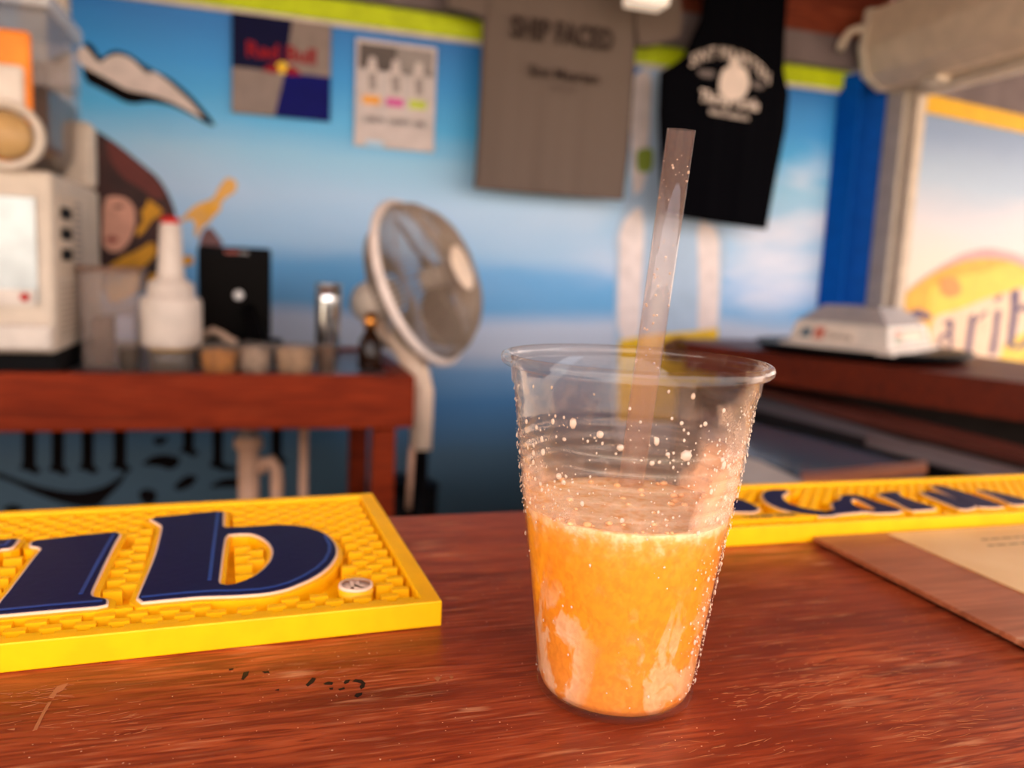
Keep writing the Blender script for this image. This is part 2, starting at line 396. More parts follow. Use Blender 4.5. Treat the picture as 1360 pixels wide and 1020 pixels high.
def tray(P, LN, WD, rm, rf, rb):
    k = MB(); e = rm; vs = []
    for z in (.0002, TH):
        for d, fr_, bk_ in ((0, 0, 0), (e, rf, rb)): vs += [P(d, fr_, z), P(LN-d, fr_, z), P(LN-d, WD-bk_, z), P(d, WD-bk_, z)]
    vs += [P(e, rf, .004), P(LN-e, rf, .004), P(LN-e, WD-rb, .004), P(e, WD-rb, .004)]
    fs = [(3, 2, 1, 0), (16, 17, 18, 19)]
    for i in range(4):
        j = (i+1) % 4; fs += [(i, j, 8+j, 8+i), (8+i, 8+j, 12+j, 12+i), (12+i, 12+j, 16+j, 16+i)]
    k.add(vs, fs); return k
k = tray(P3, LEN, WID, RIM, .0050, .0065)
o = k.build('tray', M['yellow'], matA)
bv = o.modifiers.new('b', 'BEVEL'); bv.width = .0007; bv.segments = 3; bv.limit_method = 'ANGLE'
def trace(l, ox, oy, sc, z=.0118):
    out = []
    for a, c in l:
        p = pz(ox+a/sc, oy+c/sc, z); out.append(W2L(p.x, p.y))
    return out
B_out = trace([(90, 128), (250, 112), (528, 84), (526, 130), (524, 188), (600, 184), (700, 180), (800, 173), (880, 170), (960, 174), (1040, 186), (1110, 208), (1160, 240), (1195, 280), (1208, 320), (1200, 360), (1165, 410), (1105, 460), (1030, 500), (930, 542), (840, 565), (750, 578), (600, 588), (400, 594), (200, 611), (8, 630), (60, 510), (100, 415), (130, 330), (155, 230), (165, 172), (130, 150)], 180, 660, 4.533)
B_hole = trace([(540, 225), (620, 217), (700, 217), (760, 238), (805, 272), (828, 310), (830, 345), (815, 390), (775, 435), (720, 478), (650, 510), (590, 530), (545, 534), (497, 524), (508, 440), (520, 340)], 180, 660, 4.533)
I_out = trace([(742, 124), (700, 195), (650, 295), (600, 400), (560, 482), (558, 512), (572, 526), (656, 538), (648, 572), (400, 592), (0, 627), (-110, 636), (-95, 606), (-20, 598), (10, 550), (60, 490), (150, 370), (225, 270), (262, 228), (240, 210), (190, 204), (205, 178), (320, 168), (450, 150), (600, 136)], 0, 680, 4.635)
R_out = trace([(112, 164), (90, 190), (66, 218), (-10, 224), (-80, 262), (-150, 340), (-240, 480), (-300, 590), (-180, 596), (-190, 640), (-640, 668), (-630, 628), (-560, 620), (-500, 540), (-400, 400), (-330, 290), (-320, 245), (-390, 235), (-380, 205), (-200, 190), (-100, 180), (0, 176)], 0, 680, 4.635)
A_out = [(a, b2) for a, b2 in [(.262, .128), (.290, .136), (.318, .130), (.334, .108), (.336, .075), (.330, .045), (.312, .028), (.290, .026), (.275, .036), (.268, .026), (.238, .028), (.238, .038), (.250, .042), (.250, .110)]]
A_hole = [(.274, .112), (.290, .118), (.304, .105), (.308, .080), (.304, .052), (.292, .044), (.278, .052), (.274, .070)]
loops = {'b': (B_out, B_hole), 'i': (I_out,), 'r': (R_out,), 'a': (A_out, A_hole)}
FOOT = []
for key, lp in loops.items():
    o0 = chaikin(lp[0], 1); hs = [chaikin(h, 1) for h in lp[1:]]
    ped = MB(); ped.prism([offset(o0, .0034)]+[offset(h, -.0028) for h in hs], P3, .004, .0106)
    pd_ = ped.build('letter_base', M['yellow'], matA)
    ol = MB(); ol.prism([offset(o0, .0009)]+[offset(h, -.0008) for h in hs], P3, .0100, .0116); ol.build('letter_outline', M['white_ink'], pd_)
    fc = MB(); fc.prism([o0]+hs, P3, .0110, .0121)
    tag(fc.build('letter', M['navy'], matA), 'navy raised letter '+key)
    FOOT.append((offset(o0, .0052), [offset(h, -.0048) for h in hs]))
# lighter blue ridges on the letters, bevel highlights put into the colour
def strip(mb, pts, w_, z0, z1, P=P3):
    n_ = len(pts); lft = []; rgt = []
    for i in range(n_):
        a = Vector(pts[max(i-1, 0)]); b2 = Vector(pts[min(i+1, n_-1)]); d = (b2-a).normalized(); nn = Vector((-d.y, d.x))*w_/2
        lft.append(tuple(Vector(pts[i])+nn)); rgt.append(tuple(Vector(pts[i])-nn))
    mb.prism([lft+rgt[::-1]], P, z0, z1)
for l, ox, oy, sc in (([(496, 96), (485, 190), (470, 300), (445, 505)], 180, 660, 4.533),
                      ([(1140, 236), (1168, 290), (1166, 335), (1140, 385), (1085, 435), (1010, 480), (920, 520), (840, 543), (750, 558), (620, 566), (470, 568), (300, 580), (34, 606)], 180, 660, 4.533),
                      ([(700, 140), (650, 225), (590, 335), (540, 430), (497, 510)], 0, 680, 4.635), ([(630, 550), (500, 560), (300, 577), (0, 606), (-60, 612)], 0, 680, 4.635), ([(60, 178), (30, 206), (-60, 212)], 0, 680, 4.635)):
    k = MB(); strip(k, trace(l, ox, oy, sc), .0016, .0118, .01235); k.build('letter_highlight', M['navy_highlight'], matA)
# small registered-mark button
bc = trace([(370, 640)], 400, 650, 5.1)[0]
bp_ = P3(bc[0], bc[1], 0)
def at_button(u, v, z): return (bp_[0]+u, bp_[1]+v, z)
k = MB(); k.lathe([(0, .004), (.0078, .004), (.0076, .0108), (0, .0108)], (bp_[0], bp_[1], 0)); bt = k.build('mark_base', M['yellow'], matA)
k = MB(); k.lathe([(.0062, .0118), (.0074, .0118), (.0076, .0106), (.0060, .0106)], (bp_[0], bp_[1], 0), n=40); k.lathe([(0, .0111), (.0062, .0111), (.0062, .0106)], (bp_[0], bp_[1], 0)); tag(k.build('mark_disc', M['white_ink'], bt), 'pale round registered mark')
k = MB(); vs, fs = text2d('R', .0098, .0002); k.add([at_button(u, v-.0034, .0111) for u, v in vs]+[at_button(u, v-.0034, .0120) for u, v in vs], fs+[tuple(i+len(vs) for i in q) for q in fs]); k.build('mark_letter', M['white_ink'], bt)
# grip pegs
PW, PD, PX, PY = .0080, .0041, .0118, .0063
pegs = []
row = 0; bb = .0064
while bb+PD < WID-.0075:
    aa = RIM+.0014+(PX/2 if row % 2 else 0)
    while aa+PW < LEN-RIM:
        ca, cb = aa+PW/2, bb+PD/2
        ok = True
        for o0, hs in FOOT:
            for q in ((aa+.003, cb), (aa+PW-.003, cb), (ca, cb)):
                if inside(q, o0) and not any(inside(q, h) for h in hs): ok = False; break
            if not ok: break
        if (Vector((ca, cb))-Vector(bc)).length < .0112: ok = False
        if ok: pegs.append((ca, cb))
        aa += PX
    bb += PY; row += 1
def visible(p):
    x, y = L2W(*p); c = RT.transposed() @ (Vector((x, y, .0098))-CAM); X = 680+F*c.x/-c.z; return -20 < X < 1380, -c.z
pegs.sort(key=lambda p: (not visible(p)[0], visible(p)[1]))
pm = bpy.data.meshes.new('peg'); k = MB()
lbox(k, -PW/2, PW/2, -PD/2, PD/2, .004, .0101, .0003, lambda a, b2, z: (-a*c5-b2*s5, -a*s5+b2*c5, z))
proto = k.build('peg', M['yellow'], matA); proto.data.transform(Matrix.Translation(ORG['bar_mat']))
for i, p in enumerate(pegs[:300]):
    x, y = L2W(*p); q = proto if i == 0 else proto.copy()
    if i: COL.objects.link(q); q.parent = matA
    q.location = (x-R0.x, y-R0.y, 0)
if len(pegs) > 300:
    k = MB()
    for a, b2 in pegs[300:]: lbox(k, a-PW/2, a+PW/2, b2-PD/2, b2+PD/2, .004, .0098, .0003)
    k.build('far_pegs', M['yellow'], matA)['kind'] = 'stuff'

# ------------------------------------------------------------------ narrow yellow bar mat (right)
Q0 = (.215, .3895); QL, QW = .42, .0890
matB = T('bar_mat', (Q0[0], Q0[1], 0), 'narrow yellow rubber bar mat running behind the cup to the right', 'bar mat')
def PB(a, b2, z): return (Q0[0]+a, Q0[1]+b2, z)
k = tray(PB, QL, QW, .005, .004, .005)
o = k.build('tray', M['yellow'], matB); bv = o.modifiers.new('b', 'BEVEL'); bv.width = .0006; bv.segments = 2; bv.limit_method = 'ANGLE'
def traceB(l, ox, oy, sc, z=.0118): return [((p.x-Q0[0]), (p.y-Q0[1])) for p in (pz(ox+a/sc, oy+c/sc, z) for a, c in l)]
LB = {
 'emblem': [traceB([(90, 200), (150, 206), (192, 226), (222, 243), (200, 257), (130, 257), (60, 250)], 940, 600, 3.238)],
 'C': [traceB([(235, 188), (250, 170), (285, 162), (345, 165), (338, 178), (318, 186), (322, 205), (350, 225), (420, 246), (540, 262), (545, 272), (480, 272), (380, 262), (300, 240), (252, 215)], 940, 600, 3.238)],
 'a': [traceB([(95, 190), (210, 192), (330, 240), (500, 290), (470, 305), (330, 311), (250, 300), (120, 312), (20, 322), (-90, 330), (-20, 305), (50, 290), (30, 262), (30, 240), (90, 222)], 1100, 620, 5.1),
       traceB([(150, 222), (190, 216), (260, 250), (330, 288), (300, 295), (240, 286), (170, 258)], 1100, 620, 5.1)],
 'r': [traceB([(325, 182), (470, 168), (486, 198), (560, 225), (740, 280), (640, 290), (560, 292), (450, 232)], 1100, 620, 5.1)],
 'i': [traceB([(610, 168), (720, 170), (860, 215), (1010, 268), (915, 290), (800, 245)], 1100, 620, 5.1)],
 'b': [traceB([(690, 126), (780, 130), (930, 175), (1200, 265), (1110, 272), (1010, 268), (860, 210)], 1100, 620, 5.1)],
 'bowl': [traceB([(1000, 155), (1100, 165), (1230, 195), (1340, 222), (1350, 250), (1250, 255), (1185, 222), (1080, 182)], 1100, 620, 5.1)]}
k2 = []
for key, lp in LB.items():
    o0 = chaikin(lp[0]); hs = [chaikin(h) for h in lp[1:]]
    q = MB(); q.prism([offset(o0, .0028)]+[offset(h, -.0012) for h in hs], PB, .004, .0108); pb_ = q.build('letter_base', M['yellow'], matB)
    q = MB(); q.prism([offset(o0, .0009)]+[offset(h, -.0005) for h in hs], PB, .0100, .0116); q.build('letter_outline', M['white_ink'], pb_)
    q = MB(); q.prism([o0]+hs, PB, .011, .0121); q.build('letter', M['navy'], matB)
    k2.append((offset(o0, .0034), [offset(h, -.002) for h in hs]))
a0 = traceB([(200, 280)], 940, 600, 3.238)[0]
k = MB(); vs, fs = text2d('LAGER BEER', .0068, .00012); k.add([PB(a0[0]+u+.012, a0[1]+v-.002, .0119) for u, v in vs], fs); k.build('small_lettering', M['navy'], matB)
q = MB(); lbox(q, a0[0]-.020, a0[0]+.044, a0[1]-.004, a0[1]+.006, .004, .0117, 0, PB); q.build('lettering_plate', M['yellow'], matB)
k = MB(); bb = .0065; row = 0; nb = 0
plate = [(a0[0]-.022, a0[1]-.006), (a0[0]+.046, a0[1]-.006), (a0[0]+.046, a0[1]+.008), (a0[0]-.022, a0[1]+.008)]
while bb+.004 < QW-.006:
    aa = .0065+(.0045 if row % 2 else 0)
    while aa+.0066 < QL-.006:
        ok = True
        for o0, hs in k2+[(plate, [])]:
            for pq in ((aa, bb), (aa+.0066, bb), (aa, bb+.004), (aa+.0066, bb+.004), (aa+.0033, bb+.002)):
                if inside(pq, o0) and not any(inside(pq, h) for h in hs): ok = False; break
            if not ok: break
        if ok: lbox(k, aa, aa+.0066, bb, bb+.004, .004, .0098, .0003, PB); nb += 1
        aa += .009
    bb += .0050; row += 1
k.build('pegs', M['yellow'], matB)['kind'] = 'stuff'

# ------------------------------------------------------------------ menu board on the bar
mb0 = (.312, -.06); mx = .62; my = .3870
men = T('menu_board', (.40, .2, 0), 'flat brown menu board with a pale printed sheet in front of the right mat', 'menu')
MB().box((.3145, -.038, .0002), (mx-.002, my-.002, .0017)).build('shadow_layer', M['blackm'], men)  # dark inset layer added as the board's contact shadow
MB().box((.312, -.04, .0016), (mx, my, .0044), .0006).build('board', wood('menu_board_wood', (150, 80, 48), (172, 98, 62), (196, 134, 96), .36, .5, .08, False), men)
sh = MB().box((.3630, -.01, .0044), (mx-.05, .3835, .0050)).build('sheet', mat('aged_paper', (222, 178, 122), .35, 0, .08, 14, 0, c2=(206, 156, 100)), men)
k = MB()
def pr(u, v): return (u, v, .00508)
for l, x, y, s in (('MENU', .470, .3520, .014), ('Rum Punch', .430, .3330, .0085), ('Frozen Drinks', .450, .3180, .0085), ('Beer   Soda', .430, .3030, .0085), ('Cocktails', .43, .27, .0085), ('Daiquiri', .43, .25, .0085), ('Colada', .43, .23, .0085)):
    pass
for (x0, y0, x1, y1, rows) in ((.408, .352, .455, .362, 2), (.420, .328, .475, .344, 3)):
    for r_ in range(rows):
        y = y0+(y1-y0)*r_/max(rows-1, 1); x = x0+r_*.006
        while x < x1:
            w_ = random.uniform(.003, .008); k.add([pr(x, y), pr(x+w_, y), pr(x+w_, y+.0022), pr(x, y+.0022)], [(0, 1, 2, 3)]); x += w_+.0016
k.build('faded_print', mat('faded_ink', (140, 112, 78), .6), sh)['kind'] = 'stuff'

# ------------------------------------------------------------------ the cup
CX, CY = .12527, .25776
def rad(z): return .0288+(.0435-.0288)*max(0, z-.003)/.116
prof = [(0, .0012), (.020, .0012), (.0255, .0004), (.0278, .0003), (.0290, .0014), (.0292, .0030), (.0288, .0046)]
z = .0065
while z < .064: prof.append((rad(z), z)); z += .005
z = .0665
for i in range(6):                                    # moulded ribs
    prof += [(rad(z)+.0000, z), (rad(z)+.0003, z+.0012), (rad(z)+.0003, z+.0030), (rad(z)+.0000, z+.0042)]; z += .0052
for z in (.0985, .103, .108, .1125): prof.append((rad(z), z))
prof += [(rad(.1135)+.0008, .1138), (rad(.119)+.0006, .1188), (.0448, .1194), (.0466, .1198), (.0475, .1207), (.0477, .1222), (.0472, .1234), (.0462, .1239), (.0450, .1236)]
inner = [(r_-.00055, z_+.0003) for r_, z_ in prof[6:-6]][::-1]
prof += [(.0444, .1228), (.0436, .1200)]+inner+[(.0278, .0028), (.019, .0020), (0, .0020)]
k = MB(); k.lathe(prof, (CX, CY, 0), n=128)
# clear PET, hazed by condensation where the real cup is (right flank and lower band)
cg, n, L, h1, gl, fr = thin('clear_cup_plastic', (252, 248, 244), .05, (250, 222, 196), .04, 1.35)
t = n.nodes.new('ShaderNodeTexCoord'); s_ = n.nodes.new('ShaderNodeSeparateXYZ'); L.new(t.outputs['Object'], s_.inputs[0])
big = nz(75, (1, 1, .7), 5, .6); fine = nz(1500, (1, 1, 1), 2)
sx_ = mth('SUBTRACT', mth('MULTIPLY', s_.outputs['X'], .9), mth('MULTIPLY', s_.outputs['Y'], .437))
right = mth('MULTIPLY', mth('SUBTRACT', sx_, mth('ADD', .023, mth('MULTIPLY', mth('SUBTRACT', s_.outputs['Z'], .078), .36))), 110)
right = mth('ADD', right, mth('MULTIPLY', mth('SUBTRACT', big, .5), 2.5), True)
right = mth('MULTIPLY', right, mth('MULTIPLY', mth('SUBTRACT', s_.outputs['Z'], .069), 300, True))
ledge = mth('MULTIPLY', mth('MULTIPLY', mth('SUBTRACT', .108, s_.outputs['Z']), 30, True), mth('MULTIPLY', mth('SUBTRACT', s_.outputs['Z'], .066), 200, True))
dx = sx_
isl = mth('MULTIPLY', mth('SUBTRACT', .021, mth('ABSOLUTE', mth('SUBTRACT', dx, .002), 0)), 160, True)
msk = mth('MULTIPLY', mth('ADD', mth('MAXIMUM', right, mth('MULTIPLY', mth('MULTIPLY', ledge, mth('SUBTRACT', 1, mth('MULTIPLY', isl, .9))), .55)), mth('MULTIPLY', mth('SUBTRACT', big, .62), 1.6)), 1.0, True)
grain = mth('MULTIPLY', mth('SUBTRACT', fine, .40), 5, True)
L.new(mth('ADD', mth('ADD', .012, mth('MULTIPLY', ledge, .05)), mth('MULTIPLY', mth('MULTIPLY', msk, mth('ADD', .35, mth('MULTIPLY', grain, .65))), .50)), h1.inputs[0])
bp = n.nodes.new('ShaderNodeBump'); bp.inputs['Strength'].default_value = .5; bp.inputs['Distance'].default_value = .0004
L.new(mth('MULTIPLY', fine, msk), bp.inputs['Height']); L.new(bp.outputs[0], gl.inputs['Normal'])
M['cup'] = cg
cup = k.build('plastic_cup', cg, loc=(CX, CY, 0))
tag(cup, 'clear ribbed plastic cup of orange slush beaded with condensation', 'cup')
# droplets
dm = thin('water_drop', (255, 246, 236), .5, (255, 238, 216), .05, 1.33)[0]
def drop(mb, th, z, r, sq=1.0, flat=.55, inner_=False):
    R = rad(z)+(-.0006 if inner_ else .0001)+(.0005 if .0665 < z < .0965 else 0)
    nrm = Vector((math.cos(th), math.sin(th), 0)); tg = Vector((-math.sin(th), math.cos(th), 0)); up = Vector((0, 0, 1))
    c = Vector((CX, CY, z))+nrm*R; vs = []; rows = ((1, 0), (.82, .5), (.42, .88))
    for s, h in rows:
        for i in range(7):
            a = 2*PI*i/7; vs.append(c+tg*(r*s*math.cos(a))+up*(r*sq*s*math.sin(a))+nrm*(h*r*flat))
    vs.append(c+nrm*(r*flat)); fs = [tuple(range(7))[::-1]]
    for j in range(2):
        for i in range(7): fs.append((j*7+i, j*7+(i+1) % 7, (j+1)*7+(i+1) % 7, (j+1)*7+i))
    for i in range(7): fs.append((14+i, 14+(i+1) % 7, 21))
    mb.add(vs, fs, True)
cam_th = math.atan2(-CY, -CX)
k = MB()
for i in range(4200):
    d = random.uniform(-1.75, 1.75); th = cam_th+d; z = random.uniform(.006, .116)
    s = max(0, math.sin(d)); p = .02+.9*max(0, s-.62)*2.2
    if z > .072: p += .30
    if -1 < math.sin(d) < -.45 and .066 < z < .095: p = .6
    if z > .108 and s < .8: p *= .2
    if random.random() > p: continue
    drop(k, th, z, random.choice((.00014, .0002, .0003, .00045)) if random.random() < .96 else .0008, random.uniform(.9, 1.5))
k.build('condensation', dm, cup)['kind'] = 'stuff'
def hit(px, py):
    d = ray(px, py).normalized(); o0 = CAM-Vector((CX, CY, 0)); tt = .15
    for _ in range(400):
        p = o0+d*tt
        if math.hypot(p.x, p.y) <= rad(p.z): return math.atan2(p.y, p.x), p.z
        tt += .0005
    return None
k = MB()
for px, py, r, sq in ((762, 562, .0013, 1.5), (797, 577, .0012, 1.1), (824, 594, .0012, 1), (872, 586, .0009, 1.7), (911, 605, .0021, .95), (865, 614, .0009, 1), (958, 617, .0011, 1.6), (920, 526, .0008, 1.4), (875, 613, .0006, 1), (744, 632, .0012, 1), (750, 640, .001, 1), (905, 562, .0007, 1.1), (957, 610, .001, 1), (724, 600, .001, 1.3), (888, 520, .0005, 1.3), (700, 560, .0008, 1.2), (960, 545, .0007, 1.2)):
    h_ = hit(px, py)
    if h_: drop(k, h_[0], h_[1], r, sq, .6)
tag(k.build('water_drops', dm, cup), 'larger clear water drops', kind='stuff')

# drink inside the cup
DZ = .0705
dk = bpy.data.materials.new('orange_slush'); dk.use_nodes = True; n = dk.node_tree; L = n.links; b = n.nodes['Principled BSDF']
t = n.nodes.new('ShaderNodeTexCoord'); s_ = n.nodes.new('ShaderNodeSeparateXYZ'); L.new(t.outputs['Object'], s_.inputs[0])
n1 = nz(85, (1, 1, .6), 6, 1.0); n2 = nz(240, (1, 1, 1), 3)
low = mth('MULTIPLY', mth('SUBTRACT', .052, s_.outputs['Z']), 40, True)
sx_ = mth('SUBTRACT', mth('MULTIPLY', s_.outputs['X'], .9), mth('MULTIPLY', s_.outputs['Y'], .437))
lft = mth('MULTIPLY', mth('SUBTRACT', -.007, sx_), 120, True); rgt = mth('MULTIPLY', mth('SUBTRACT', sx_, .000), 90, True)
side = mth('ADD', mth('MULTIPLY', lft, 1.0), mth('MULTIPLY', rgt, .6))
blot = mth('MULTIPLY', mth('SUBTRACT', n1, .49), 16, True)
fac = mth('MULTIPLY', mth('MULTIPLY', blot, low), side, True)
r = n.nodes.new('ShaderNodeValToRGB'); L.new(mth('ADD', s_.outputs['Z'], mth('MULTIPLY', mth('SUBTRACT', n2, .5), .02)), r.inputs[0])
r.color_ramp.elements[0].position = .006; r.color_ramp.elements[0].color = lin((236, 150, 56))
r.color_ramp.elements[1].position = .080; r.color_ramp.elements[1].color = lin((255, 214, 168))
for p_, c in ((.022, (238, 152, 40)), (.040, (244, 154, 16)), (.058, (247, 160, 26)), (.066, (244, 168, 62))):
    e = r.color_ramp.elements.new(p_); e.color = lin(c)
r.color_ramp.elements[-1].position = .0712
c_ = mixc(fac, r.outputs[0], (244, 200, 160)); mott = n.nodes.new('ShaderNodeMix'); mott.data_type = 'RGBA'; mott.blend_type = 'MULTIPLY'; mott.inputs[0].default_value = 1; L.new(c_, mott.inputs[6])
mr = n.nodes.new('ShaderNodeValToRGB'); L.new(nz(420, (1, 1, .8), 5, .6), mr.inputs[0]); mr.color_ramp.elements[0].position = .3; mr.color_ramp.elements[0].color = (.84, .78, .66, 1); mr.color_ramp.elements[1].position = .62; mr.color_ramp.elements[1].color = (1, 1, 1, 1)
L.new(mr.outputs[0], mott.inputs[7]); L.new(mott.outputs[2], b.inputs['Base Color'])
b.inputs['Roughness'].default_value = .35; b.inputs['Subsurface Weight'].default_value = .3; b.inputs['Subsurface Radius'].default_value = (1, .6, .3); b.inputs['Subsurface Scale'].default_value = .002
prof = [(0, .0024), (.0200, .0024), (.0272, .0030)]+[(rad(z/1000)-.00075, z/1000) for z in range(6, int(DZ*1000)+1, 4)]+[(rad(DZ)-.0012, DZ), (rad(DZ)-.0045, DZ-.0006), (.018, DZ-.0002), (0, DZ+.0004)]
k = MB(); k.lathe(prof, (CX, CY, 0), n=96)
dr = k.build('iced_drink', dk, loc=(CX, CY, 0)); tag(dr, 'orange slush drink with paler icy streaks filling the clear cup', 'drink')
# foam clinging to the wall above the drink
fm = bpy.data.materials.new('slush_film'); fm.use_nodes = True; n = fm.node_tree; L = n.links; b = n.nodes['Principled BSDF']
t = n.nodes.new('ShaderNodeTexCoord'); s_ = n.nodes.new('ShaderNodeSeparateXYZ'); L.new(t.outputs['Object'], s_.inputs[0])
b.inputs['Base Color'].default_value = lin((238, 188, 146)); b.inputs['Roughness'].default_value = .4
sx_ = mth('SUBTRACT', mth('MULTIPLY', s_.outputs['X'], .9), mth('MULTIPLY', s_.outputs['Y'], .437))
flank = mth('MAXIMUM', mth('MULTIPLY', mth('SUBTRACT', sx_, .0195), 2.8), mth('MULTIPLY', mth('SUBTRACT', -.026, sx_), 1.2))
al2 = n.nodes.new('ShaderNodeMath'); al2.operation = 'MULTIPLY'; al2.inputs[1].default_value = .85; al2_in = al2.inputs[0]; L.new(al2.outputs[0], b.inputs['Alpha'])
edge = mth('ADD', mth('SUBTRACT', DZ+.002, s_.outputs['Z']), mth('MAXIMUM', flank, 0))
L.new(mth('MULTIPLY', mth('MULTIPLY', mth('ADD', edge, mth('MULTIPLY', mth('SUBTRACT', nz(150, (1, 1, 1), 5, .5), .5), .024)), 60, True), mth('MULTIPLY', mth('SUBTRACT', .0965, s_.outputs['Z']), 90, True)), al2_in)
k = MB(); vs = []; fs = []; N = 160
def top(th): return .097
for j in range(7):
    for i in range(N):
        th = 2*PI*i/N; z = DZ-.001+(top(th)-DZ+.001)*j/6; R = rad(z)-.00085; vs.append((CX+R*math.cos(th), CY+R*math.sin(th), z))
for j in range(6):
    for i in range(N): q = (i+1) % N; fs.append((j*N+i, j*N+q, (j+1)*N+q, (j+1)*N+i))
k.add(vs, fs, True); k.build('foam_film', fm, dr)
k = MB()
for i in range(45):
    th = random.uniform(0, 2*PI); R = (rad(DZ)-.002)*math.sqrt(random.random()) if random.random() < .5 else rad(DZ)-random.uniform(.0015, .004); r_ = random.uniform(.0006, .0018)
    k.lathe([(0, -r_*.5), (r_*.8, -r_*.2), (r_, .0), (r_*.7, r_*.5), (0, r_*.7)], (CX+R*math.cos(th), CY+R*math.sin(th), DZ), n=7)
k.build('ice_bits', mat('icy_orange', (248, 190, 130), .3, 0, .1, 200, 0), dr)['kind'] = 'stuff'

# straw
SB = pz(838, 640, .0715); ST = pd(905, 172, .285); dv = (SB-ST); SBB = SB+dv*(.024/-dv.z)*1.0
ax = (ST-SBB); Ls = ax.length
sr, sw = .00505, .00032
sg = thin('straw_plastic', (250, 244, 240), .045, (255, 232, 220), .06, 1.4)[0]
k = MB(); k.lathe([(sr, 0), (sr, Ls*.3), (sr, Ls*.6), (sr, Ls), (sr-sw, Ls), (sr-sw, Ls*.6), (sr-sw, Ls*.3), (sr-sw, 0), (sr, 0)], SBB, ax, n=40)
st = k.build('drinking_straw', sg, loc=tuple(SBB)); tag(st, 'wide clear plastic straw leaning in the orange drink', 'straw')
k = MB(); q = ax.normalized().to_track_quat('Z', 'Y')
for i in range(70):
    h_ = random.uniform(.45, .97)*Ls; a = random.uniform(0, 2*PI); r_ = random.choice((.0002, .0003, .0005))
    c = SBB+q@Vector((math.cos(a)*(sr-sw-.0001), math.sin(a)*(sr-sw-.0001), h_))
    k.lathe([(0, -r_), (r_*.8, -r_*.6), (r_, 0), (r_*.8, r_*.6), (0, r_)], c, n=6)
k.build('droplets', dm, st)['kind'] = 'stuff'

# ------------------------------------------------------------------ back work bench
bz = -.103; by0, by1 = 1.90, 2.60; bx = .345
ben = T('work_bench', (-.5, 1.95, -1.10), 'red-brown wooden back bench with inset steel tray below the mural', 'bench')
MB().box((-3.0, by0, bz-.127), (bx, by0+.035, bz), .004).build('apron', M['bench'], ben)
MB().box((bx-.05, by0+.035, bz-.127), (bx, by1, bz), .004).build('end_board', M['bench'], ben)
MB().box((-3.0, by1-.035, bz-.10), (bx-.05, by1, bz), .003).build('rear_board', M['bench'], ben)
MB().box((-3.0, by0+.035, bz-.05), (bx-.05, by1-.035, bz-.012)).build('steel_tray', M['steel'], ben)
for x, y in ((.252, 1.938), (.252, 2.50), (-1.6, 1.938), (-1.6, 2.50)):
    MB().box((x, y, -1.10), (x+.055, y+.055, bz-.05), .003).build('leg', M['bench'], ben)

# slush machine
mx1 = -.425; my0 = 1.90
sl = T('slush_machine', (-.62, 2.1, bz), 'cream slush machine with glossy front panel on the left end of the bench', 'drink machine')
zt, zb = .317, -.062
MB().box((-1.0, my0, zb), (mx1, my0+.50, zt), .012).build('housing', M['cream'], sl)
MB().box((-1.0, my0-.022, zb+.008), (mx1-.004, my0, zb+.062), .010).build('drip_shelf', M['white'], sl)
MB().box((-.98, my0-.006, .045), (mx1-.030, my0, .262), .002).build('front_panel', mat('mirror_panel', (168, 172, 170), .28, .55), sl)
lab = MB().box((-.95, my0-.010, .038), (mx1-.034, my0-.004, .072)).build('panel_label', M['white'], sl)
MB().lathe([(0, 0), (.009, 0), (.009, .002), (0, .002)], (-.478, my0-.011, .057), (0, -1, 0), n=16).build('label_logo', M['red'], lab)
for i in range(5):
    MB().box((-1.0+.03, my0+.03, zb-.04), (-1.0+.031, my0+.031, zb-.039)) if 0 else None
MB().box((-.98, my0+.03, bz-.012), (mx1-.005, my0+.46, zb+.004), .003).build('base', M['blackm'], sl)
ps = MB().box((mx1-.001, my0+.045, .10), (mx1+.002, my0+.27, .275)).build('vent_plate', mat('vent_cream', (206, 184, 160), .5), sl)
for i in range(3): MB().box((mx1+.001, my0+.06, .135+i*.045), (mx1+.004, my0+.16, .160+i*.045), .001).build('vent_slot', M['blackm'], ps)
for i in range(12): MB().box((mx1+.001, my0+.20, .10+i*.0145), (mx1+.004, my0+.25, .107+i*.0145)).build('vent_slot', M['grey'], ps)
for j in range(3):
    for i in range(10): MB().box((mx1-.001, my0+.06+j*.07, -.03+i*.012), (mx1+.002, my0+.11+j*.07, -.025+i*.012)).build('louvre', mat('louvre_grey', (160, 138, 116), .5) if i+j == 0 else bpy.data.materials['louvre_grey'], sl)
tank = thin('bowl_plastic', (236, 234, 236), .13, (225, 215, 205))[0]
slush = mat('brown_slush', (92, 60, 40), .4, 0, .3, 12)
def bowl(xc, w_, y0, y1, content, lbl):
    k = MB(); prof2 = []
    for i in range(17): a = PI+PI*i/16; prof2.append((xc+w_/2*math.cos(a), zt+.012+w_/2+w_/2*math.sin(a)*.9))
    prof2 += [(xc+w_/2, zt+.40), (xc-w_/2, zt+.40)]
    k.prism([prof2], lambda u, v, h_: (u, h_, v), y0, y1); o = k.build('bowl', tank, sl)
    k = MB(); q2 = [(xc+(u-xc)*.9, v+.006) for u, v in prof2[:17]]+[(xc+w_*.45, zt+.20), (xc-w_*.45, zt+.19)]
    k.prism([q2], lambda u, v, h_: (u, h_, v), y0+.01, y1-.01); tag(k.build('slush', content, o), lbl)
    MB().box((xc-w_/2-.008, y0-.008, zt+.36), (xc+w_/2+.008, y1+.008, zt+.40), .008).build('lid', film('lid_plastic', (220, 220, 222), .6, .1) if 'lid_plastic' not in bpy.data.materials else bpy.data.materials['lid_plastic'], sl)
bowl(-.700, .17, 1.93, 2.30, mat('amber_slush', (196, 140, 84), .4), 'amber slush')
bowl(-.530, .14, 2.06, 2.38, slush, 'dark brown slush')
